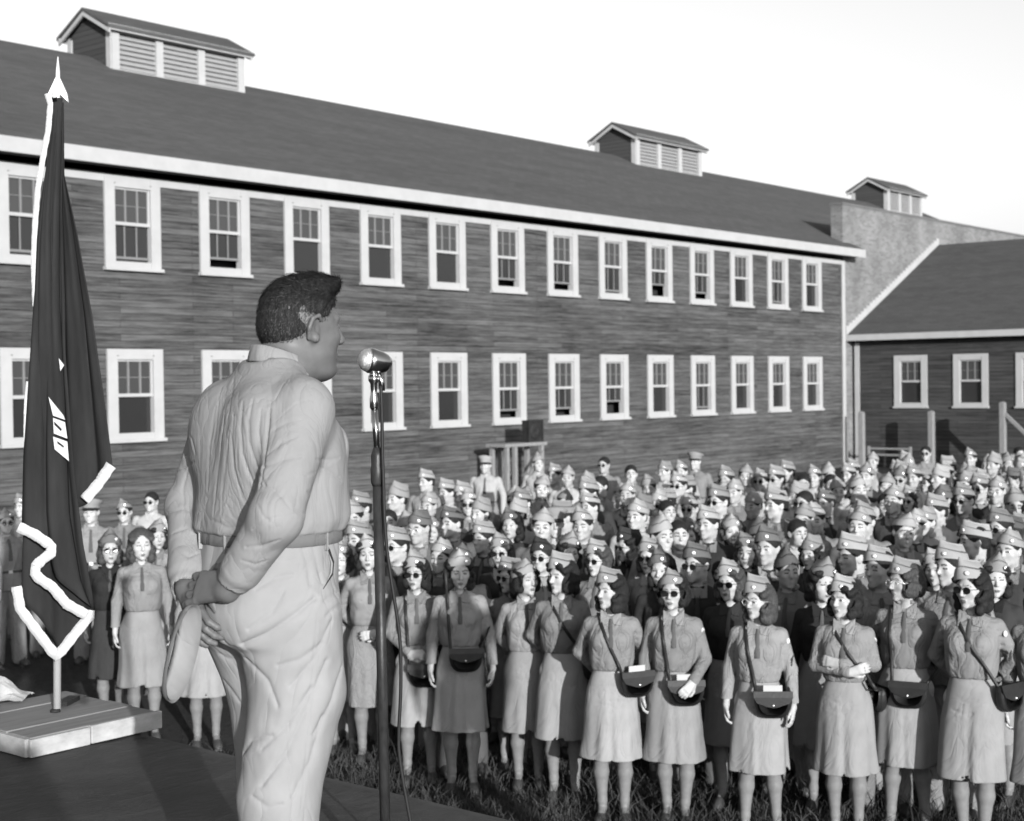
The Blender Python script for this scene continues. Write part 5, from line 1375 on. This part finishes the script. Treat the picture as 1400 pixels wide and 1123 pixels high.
def front_rows():
    for i, (px, Y, H, k, yaw, pitch, aR, aL, st, hr, ex, label, tilt) in enumerate(FRONT):
        ex = ex.split(); loc = spot(px, Y); rz = facing(loc, k)
        dark = 'dark' in ex  # dark wool stands in for the shade on her, besides a dark dress
        T = woman_parts(H, yaw, pitch, aR, aL, GL[px], hr, 'nocap' not in ex, px > 480, True, i + 10, (.0, .35, .6)[st % 3] * (1 if i % 2 else -1), (.0, .012, -.012)[i % 3], tilt, i % 3)
        sw = {'shirt': M_darkcloth, 'skirt': M_darkcloth, 'collar': M_darkcloth, 'cap': M_midcloth} if dark else ({'shirt': M_skirt, 'skirt': M_shirt} if 'light' in ex else None)
        e, d = place(T, loc, rz, label, 'person', swap=sw); taken.append((loc.x, loc.y))
        if 'patch' in ex: sleeve_patch(T, d, -1, 'stripes' in ex)
        B = None
        if 'bag' in ex: B = bag_parts(T, -1, .93, .10, H=H, paper='paper' in ex); bl = 'worn at the hip of the %s'
        if 'bag' in ex: B = bag_parts(T, -1, .885, -.075 - .02 * (px > 1000), H=H, paper='paper' in ex, yaw=.15)
        if 'bag0' in ex: B = bag_parts(T, -1, .80, -.03 if 'big' in ex else -.05, H=H * (1.15 if 'big' in ex else 1.0))
        if 'bagc' in ex: B = bag_parts(T, -1, .86, -.03, H=H, yaw=-.1)
        if 'bagside' in ex: B = bag_parts(T, -1, .93, -.165, y=.10, H=H, paper=True, yaw=.5)
        if 'hip' in ex: B = bag_parts(T, -1, .90, -.21, y=.0, H=H, yaw=1.1)
        elif 'strap' in ex and B is None: B = bag_parts(T, -1, .86, -.17, y=-.20, H=H, yaw=2.2)
        if B:
            short = {566: 'of the woman clasping her hands', 625: 'across the woman looking down', 832: 'with papers, worn by the dark-haired woman looking left', 918: 'with papers, held by the woman in sunglasses', 1034: 'with papers, hanging beside the woman with chevrons', 1236: 'with a bright stud on the waist of the woman in spectacles', 1326: 'behind the hip of the curly-haired woman', 765: 'at the hip of the woman in left profile', 1152: 'strapped across the woman with folded arms', 146: 'strapped across the woman in shade-darkened clothes'}[px]
            place(B, loc, rz, 'dark leather shoulder bag ' + short, 'bag', 'leather shoulder bags of the women', name='shoulder_bag')
front_rows()

# templates for everyone further back
TEMPL = []
def make_templates():
    specs = [('w', dict(yaw=-.25, glasses=1, hair=0, seed=31, captilt=.15)), ('w', dict(yaw=-.5, hair=1, seed=32, captilt=.2, capstyle=1)), ('w', dict(yaw=.1, pitch=.1, hair=2, seed=33, armL='front', armR='front', captilt=.1)),
             ('w', dict(yaw=.45, hair=0, seed=34, captilt=-.1, capstyle=2)), ('w', dict(yaw=-.8, glasses=1, hair=1, seed=35, captilt=.2)),
             ('m', dict(yaw=-.2, glasses=1, seed=41)), ('m', dict(yaw=-.5, seed=42)), ('m', dict(yaw=.1, pitch=.08, glasses=2, seed=43, armL='front', armR='front')), ('m', dict(yaw=.5, seed=44)), ('m', dict(yaw=-.85, seed=45)),
             ('m', dict(yaw=-.3, seed=46, jacket=True)), ('m', dict(yaw=-.6, seed=47, jacket=True, glasses=1)), ('m', dict(yaw=-.2, seed=48, peaked=True)), ('m', dict(yaw=.2, seed=49, cap=0)), ('m', dict(yaw=-.3, seed=50, cap=0, glasses=1, tie=False))]
    rs = random.Random(77)
    for k in range(4): specs.append(('w', dict(yaw=rs.uniform(-.95, .1), pitch=rs.uniform(-.08, .14), hair=k % 3, seed=90 + k, captilt=rs.uniform(-.15, .3), capstyle=k % 3)))
    for k in range(7): specs.append(('m', dict(yaw=rs.uniform(-1.0, .2), pitch=rs.uniform(-.08, .16), seed=110 + k, glasses=(0, 2, 0, 0, 1, 0, 0)[k], armL=rs.choice(['down', 'front', 'back']), armR=rs.choice(['down', 'back']), tie=k % 2 == 0)))
    for kind, kw in specs:
        if kind == 'w':
            T = woman_parts(1.0, fine=False, cap=True, **kw); T['desc'] = 'woman in ' + ('cap and sunglasses' if kw.get('glasses') == 1 else 'pale cap')
        else:
            T = man_parts(1.0, **kw)
            T['desc'] = ('bareheaded' if kw.get('cap', 1) == 0 else 'peaked-cap' if kw.get('peaked') else 'capped') + (' man in sunglasses' if kw.get('glasses') == 1 else ' man in spectacles' if kw.get('glasses') == 2 else ' man') + (' and dark jacket' if kw.get('jacket') else '')
        T['kind'] = kind; T['top'] = 1.675 if kind == 'w' else (1.80 if kw.get('cap', 1) or kw.get('peaked') else 1.76); TEMPL.append(T)
make_templates()
WT = [0, 1, 2, 3, 4, 15, 16, 17, 18]; MT = [5, 6, 7, 8, 9, 19, 20, 21, 22, 23, 24, 25]
# people one can pick out: picture column, cap-top row, template, dark clothes (some stand in for shade)?
MID = [(683, 729, 0, 1), (696, 762, 4, 0), (816, 738, 0, 0), (858, 722, 4, 2), (902, 750, 1, 1), (996, 765, 0, 1), (1122, 766, 3, 1), (1300, 742, 6, 0), (1234, 700, 7, 3), (1165, 730, 6, 0), (1048, 720, 6, 3),
       (967, 692, 6, 3), (903, 706, 8, 0), (926, 712, 13, 0), (794, 694, 6, 3), (660, 712, 6, 3), (755, 692, 12, 0), (1180, 688, 21, 0), (1098, 686, 7, 0), (1332, 712, 9, 0), (1378, 722, 10, 3), (1280, 676, 6, 0),
       (625, 742, 10, 3), (600, 735, 10, 3), (540, 720, 11, 3), (488, 712, 6, 0), (1076, 752, 8, 3), (950, 742, 11, 3), (1200, 745, 9, 0), (1360, 760, 3, 1), (775, 730, 3, 1), (738, 735, 11, 2),
       (485, 672, 5, 0), (582, 642, 6, 0), (610, 655, 6, 0), (640, 668, 5, 0), (663, 622, 12, 0), (735, 620, 8, 0), (758, 634, 6, 0), (775, 636, 7, 0), (825, 625, 14, 0), (862, 636, 13, 0), (908, 629, 20, 0), (930, 630, 6, 0), (950, 617, 12, 0), (992, 637, 6, 0),
       (1018, 634, 7, 0), (1040, 640, 5, 0), (1076, 630, 6, 0), (1112, 636, 6, 0), (1132, 634, 8, 0), (1166, 628, 6, 0), (1192, 617, 7, 0), (1226, 630, 6, 0), (1265, 610, 14, 0), (1293, 632, 6, 0), (1326, 613, 6, 0), (1350, 621, 10, 0), (1376, 620, 8, 0), (1393, 611, 13, 0), (1408, 640, 6, 0)]
LEFTP = [(5, 696, 15.4, 5, 0), (28, 676, 17.2, 6, 0), (122, 680, 15.6, 12, 0), (168, 688, 16.5, 5, 0), (205, 673, 17.5, 14, 0), (212, 712, 14.0, 3, 0), (-40, 700, 15.0, 6, 0), (60, 690, 16.0, 7, 0), (-75, 690, 17, 9, 0), (240, 700, 15.5, 1, 0), (292, 705, 14.6, 6, 3), (330, 700, 15.5, 8, 0), (395, 690, 15.2, 5, 0), (440, 690, 15.6, 6, 0)]
people = []      # (px, Y, template index, dark, scale)
def too_close(x, y, r): return any((x - a) ** 2 + ((y - b) * .9) ** 2 < r * r for a, b in taken)
def add_person(px, Y, ti, dark, sc=1.0):
    X = (px - 700) / 2018 * Y; taken.append((X, Y)); people.append([px, Y, ti, dark, sc])
for px, py, ti, dark in MID:
    T = TEMPL[ti]; t = (py - hor(px)) / 2018.0; Y = (CAMH - GZ - T['top']) / t; sc = 1.0
    while too_close((px - 700) / 2018 * Y, Y, .34) and sc > .93: sc -= .01; Y = (CAMH - GZ - T['top'] * sc) / t
    add_person(px, Y, ti, dark, sc)
for px, py, Y, ti, dark in LEFTP:
    t = (py - hor(px)) / 2018.0; add_person(px, Y, ti, dark, min(1.06, max(.92, (CAMH - GZ - t * Y) / TEMPL[ti]['top'])))
rc = random.Random(11); Y = 10.3
while Y < 24.5:
    X = -1.75 + rc.uniform(0, .4)
    while X < 10.5:
        x, y = X + rc.uniform(-.16, .16), Y + rc.uniform(-.22, .22); px = 700 + 2018 * x / y
        front = 10.9 - .13 * max(0, x)
        if 470 < px < 1500 and y > front + .35 and y < 16.9 + .70 * x and not too_close(x, y, .40):
            u = rc.random(); w = .45 if y < 14 else .18
            ti = rc.choice(WT) if u < w else rc.choice(MT) if u < w + .38 or y > 19 else rc.choice([10, 11, 13, 14, 6, 20, 22])
            add_person(px, y, ti, (1 if u < .3 and y < 16 else 3 if rc.random() < (.75 if y < 12.6 else .5 if y < 15.5 else .22) else 0), rc.uniform(.95, 1.04))  # near rows wear more dark cloth, partly standing in for shade between people
        X += rc.uniform(.42, .60)
    Y += .49
COLS = [(-999, 110, 'the flag'), (110, 470, 'the officer'), (470, 540, 'the microphone stand'), (540, 596, 'the woman clasping hands'), (596, 665, 'the woman looking down'), (665, 742, 'the woman looking right'), (742, 798, 'the woman in left profile'),
        (798, 876, 'the woman with hip bag'), (876, 976, 'the woman holding her bag'), (976, 1092, 'the spectacled woman with chevrons'), (1092, 1194, 'the woman with folded arms'), (1194, 1282, 'the woman with waist bag'), (1282, 1372, 'the curly-haired woman'), (1372, 9999, 'the right edge woman')]
ORD = 'nearest second third fourth fifth sixth seventh eighth ninth tenth eleventh twelfth thirteenth fourteenth fifteenth sixteenth seventeenth eighteenth nineteenth twentieth twenty-first twenty-second twenty-third twenty-fourth twenty-fifth twenty-sixth twenty-seventh twenty-eighth twenty-ninth thirtieth thirty-first thirty-second thirty-third'.split() + ['farthest'] * 20
def seat_people():
    for a, b, cn in COLS:
        P = sorted([p for p in people if a <= p[0] < b], key=lambda p: p[1])
        for k, (px, Y, ti, dark, sc) in enumerate(P):
            T = TEMPL[ti]; loc = spot(px, Y); rz = facing(loc, rc.uniform(.1, .9), rc.uniform(-.3, .3)); sw = None; tone = 'khaki'
            if dark:
                m = {1: M_darkcloth, 2: M_darkcloth, 3: rc.choice([M_darkcloth, M_midcloth])}[dark]; sw = {'shirt': m, 'jacket': m, 'collar': m if T['kind'] == 'w' else M_shirt}
                if dark == 2: sw['cap'] = M_darkcloth
                elif rc.random() < .3: sw['cap'] = M_midcloth
                tone = 'dark' if m is M_darkcloth else 'olive'
            elif rc.random() < (.62 if Y > 16 else .2): sw = {'shirt': M_pale, 'collar': M_pale, 'jacket': M_pale}; tone = 'pale'
            if T['desc'].endswith('jacket') and not sw: tone = 'dark'
            d = T['desc'].replace(' and dark jacket', '')
            e, dd = place(T, loc, rz, '%s, %s clothes, %s head behind %s' % (d, tone, ORD[k], cn), 'person', 'soldiers and women standing in the crowd', sw)
            e.scale = (sc, sc, sc)

seat_people()
print('crowd', len(people))

# ------------------------------------------------------------------ grass in front of the crowd
def grass():
    rg = np.random.RandomState(4); N = 60000
    Y = 5.2 + 6.2 * rg.rand(N) ** .9; X = -4.2 + (5.0 + Y * .42 + 3.5) * rg.rand(N)
    cl = np.sin(X * 3.1 + 1.3 * np.sin(Y * 2.3)) * np.cos(Y * 3.7 + X) * .5 + .5
    h = (.045 + .13 * rg.rand(N) ** 1.6) * (.45 + .9 * cl); w = .0025 + .0035 * rg.rand(N)
    a = rg.rand(N) * 6.283; l = (.3 + .9 * rg.rand(N)) * h; b = rg.rand(N) * 6.283
    base = np.stack([X, Y, np.full(N, GZ - .01)], 1); dx = np.stack([np.cos(a), np.sin(a), 0 * a], 1) * w[:, None]
    mid = base + np.stack([np.cos(b) * l * .35, np.sin(b) * l * .35, h * .6 + .01], 1); tip = base + np.stack([np.cos(b) * l, np.sin(b) * l, h + .01], 1)
    V = np.stack([base - dx, base + dx, mid + dx * .8, mid - dx * .8, tip + dx * .12, tip - dx * .12], 1).reshape(-1, 3)
    i = np.arange(N) * 6; Q = np.concatenate([np.stack([i, i + 1, i + 2, i + 3], 1), np.stack([i + 3, i + 2, i + 4, i + 5], 1)])
    m = mat('meadow_grass', .05, .8, 0, .1); g = NG(m); g.base(g.rng(g.noise(g.coord(), 2.5, 4), .3, .7, .016, .055))
    me = np_mesh('grass', V, Q, [m]); o = link('grass', me); tag(o, kind='stuff')
grass()

def bystanders():
    for loc, seed, H, lab in ((Vector((2.42, 2.75, PZ)), 71, 1.05, 'man in khaki standing on the platform beyond the right edge, casting a long shadow'), (Vector((.22, -.65, PZ)), 72, 1.0, 'man standing behind the camera whose shadow crosses the lower left of the platform')):
        T = man_parts(H, -.2, 0, 'down', 'down', seed=seed, cap=1); place(T, loc, math.atan2(9, -3) - math.pi / 2, lab, 'person')
bystanders()
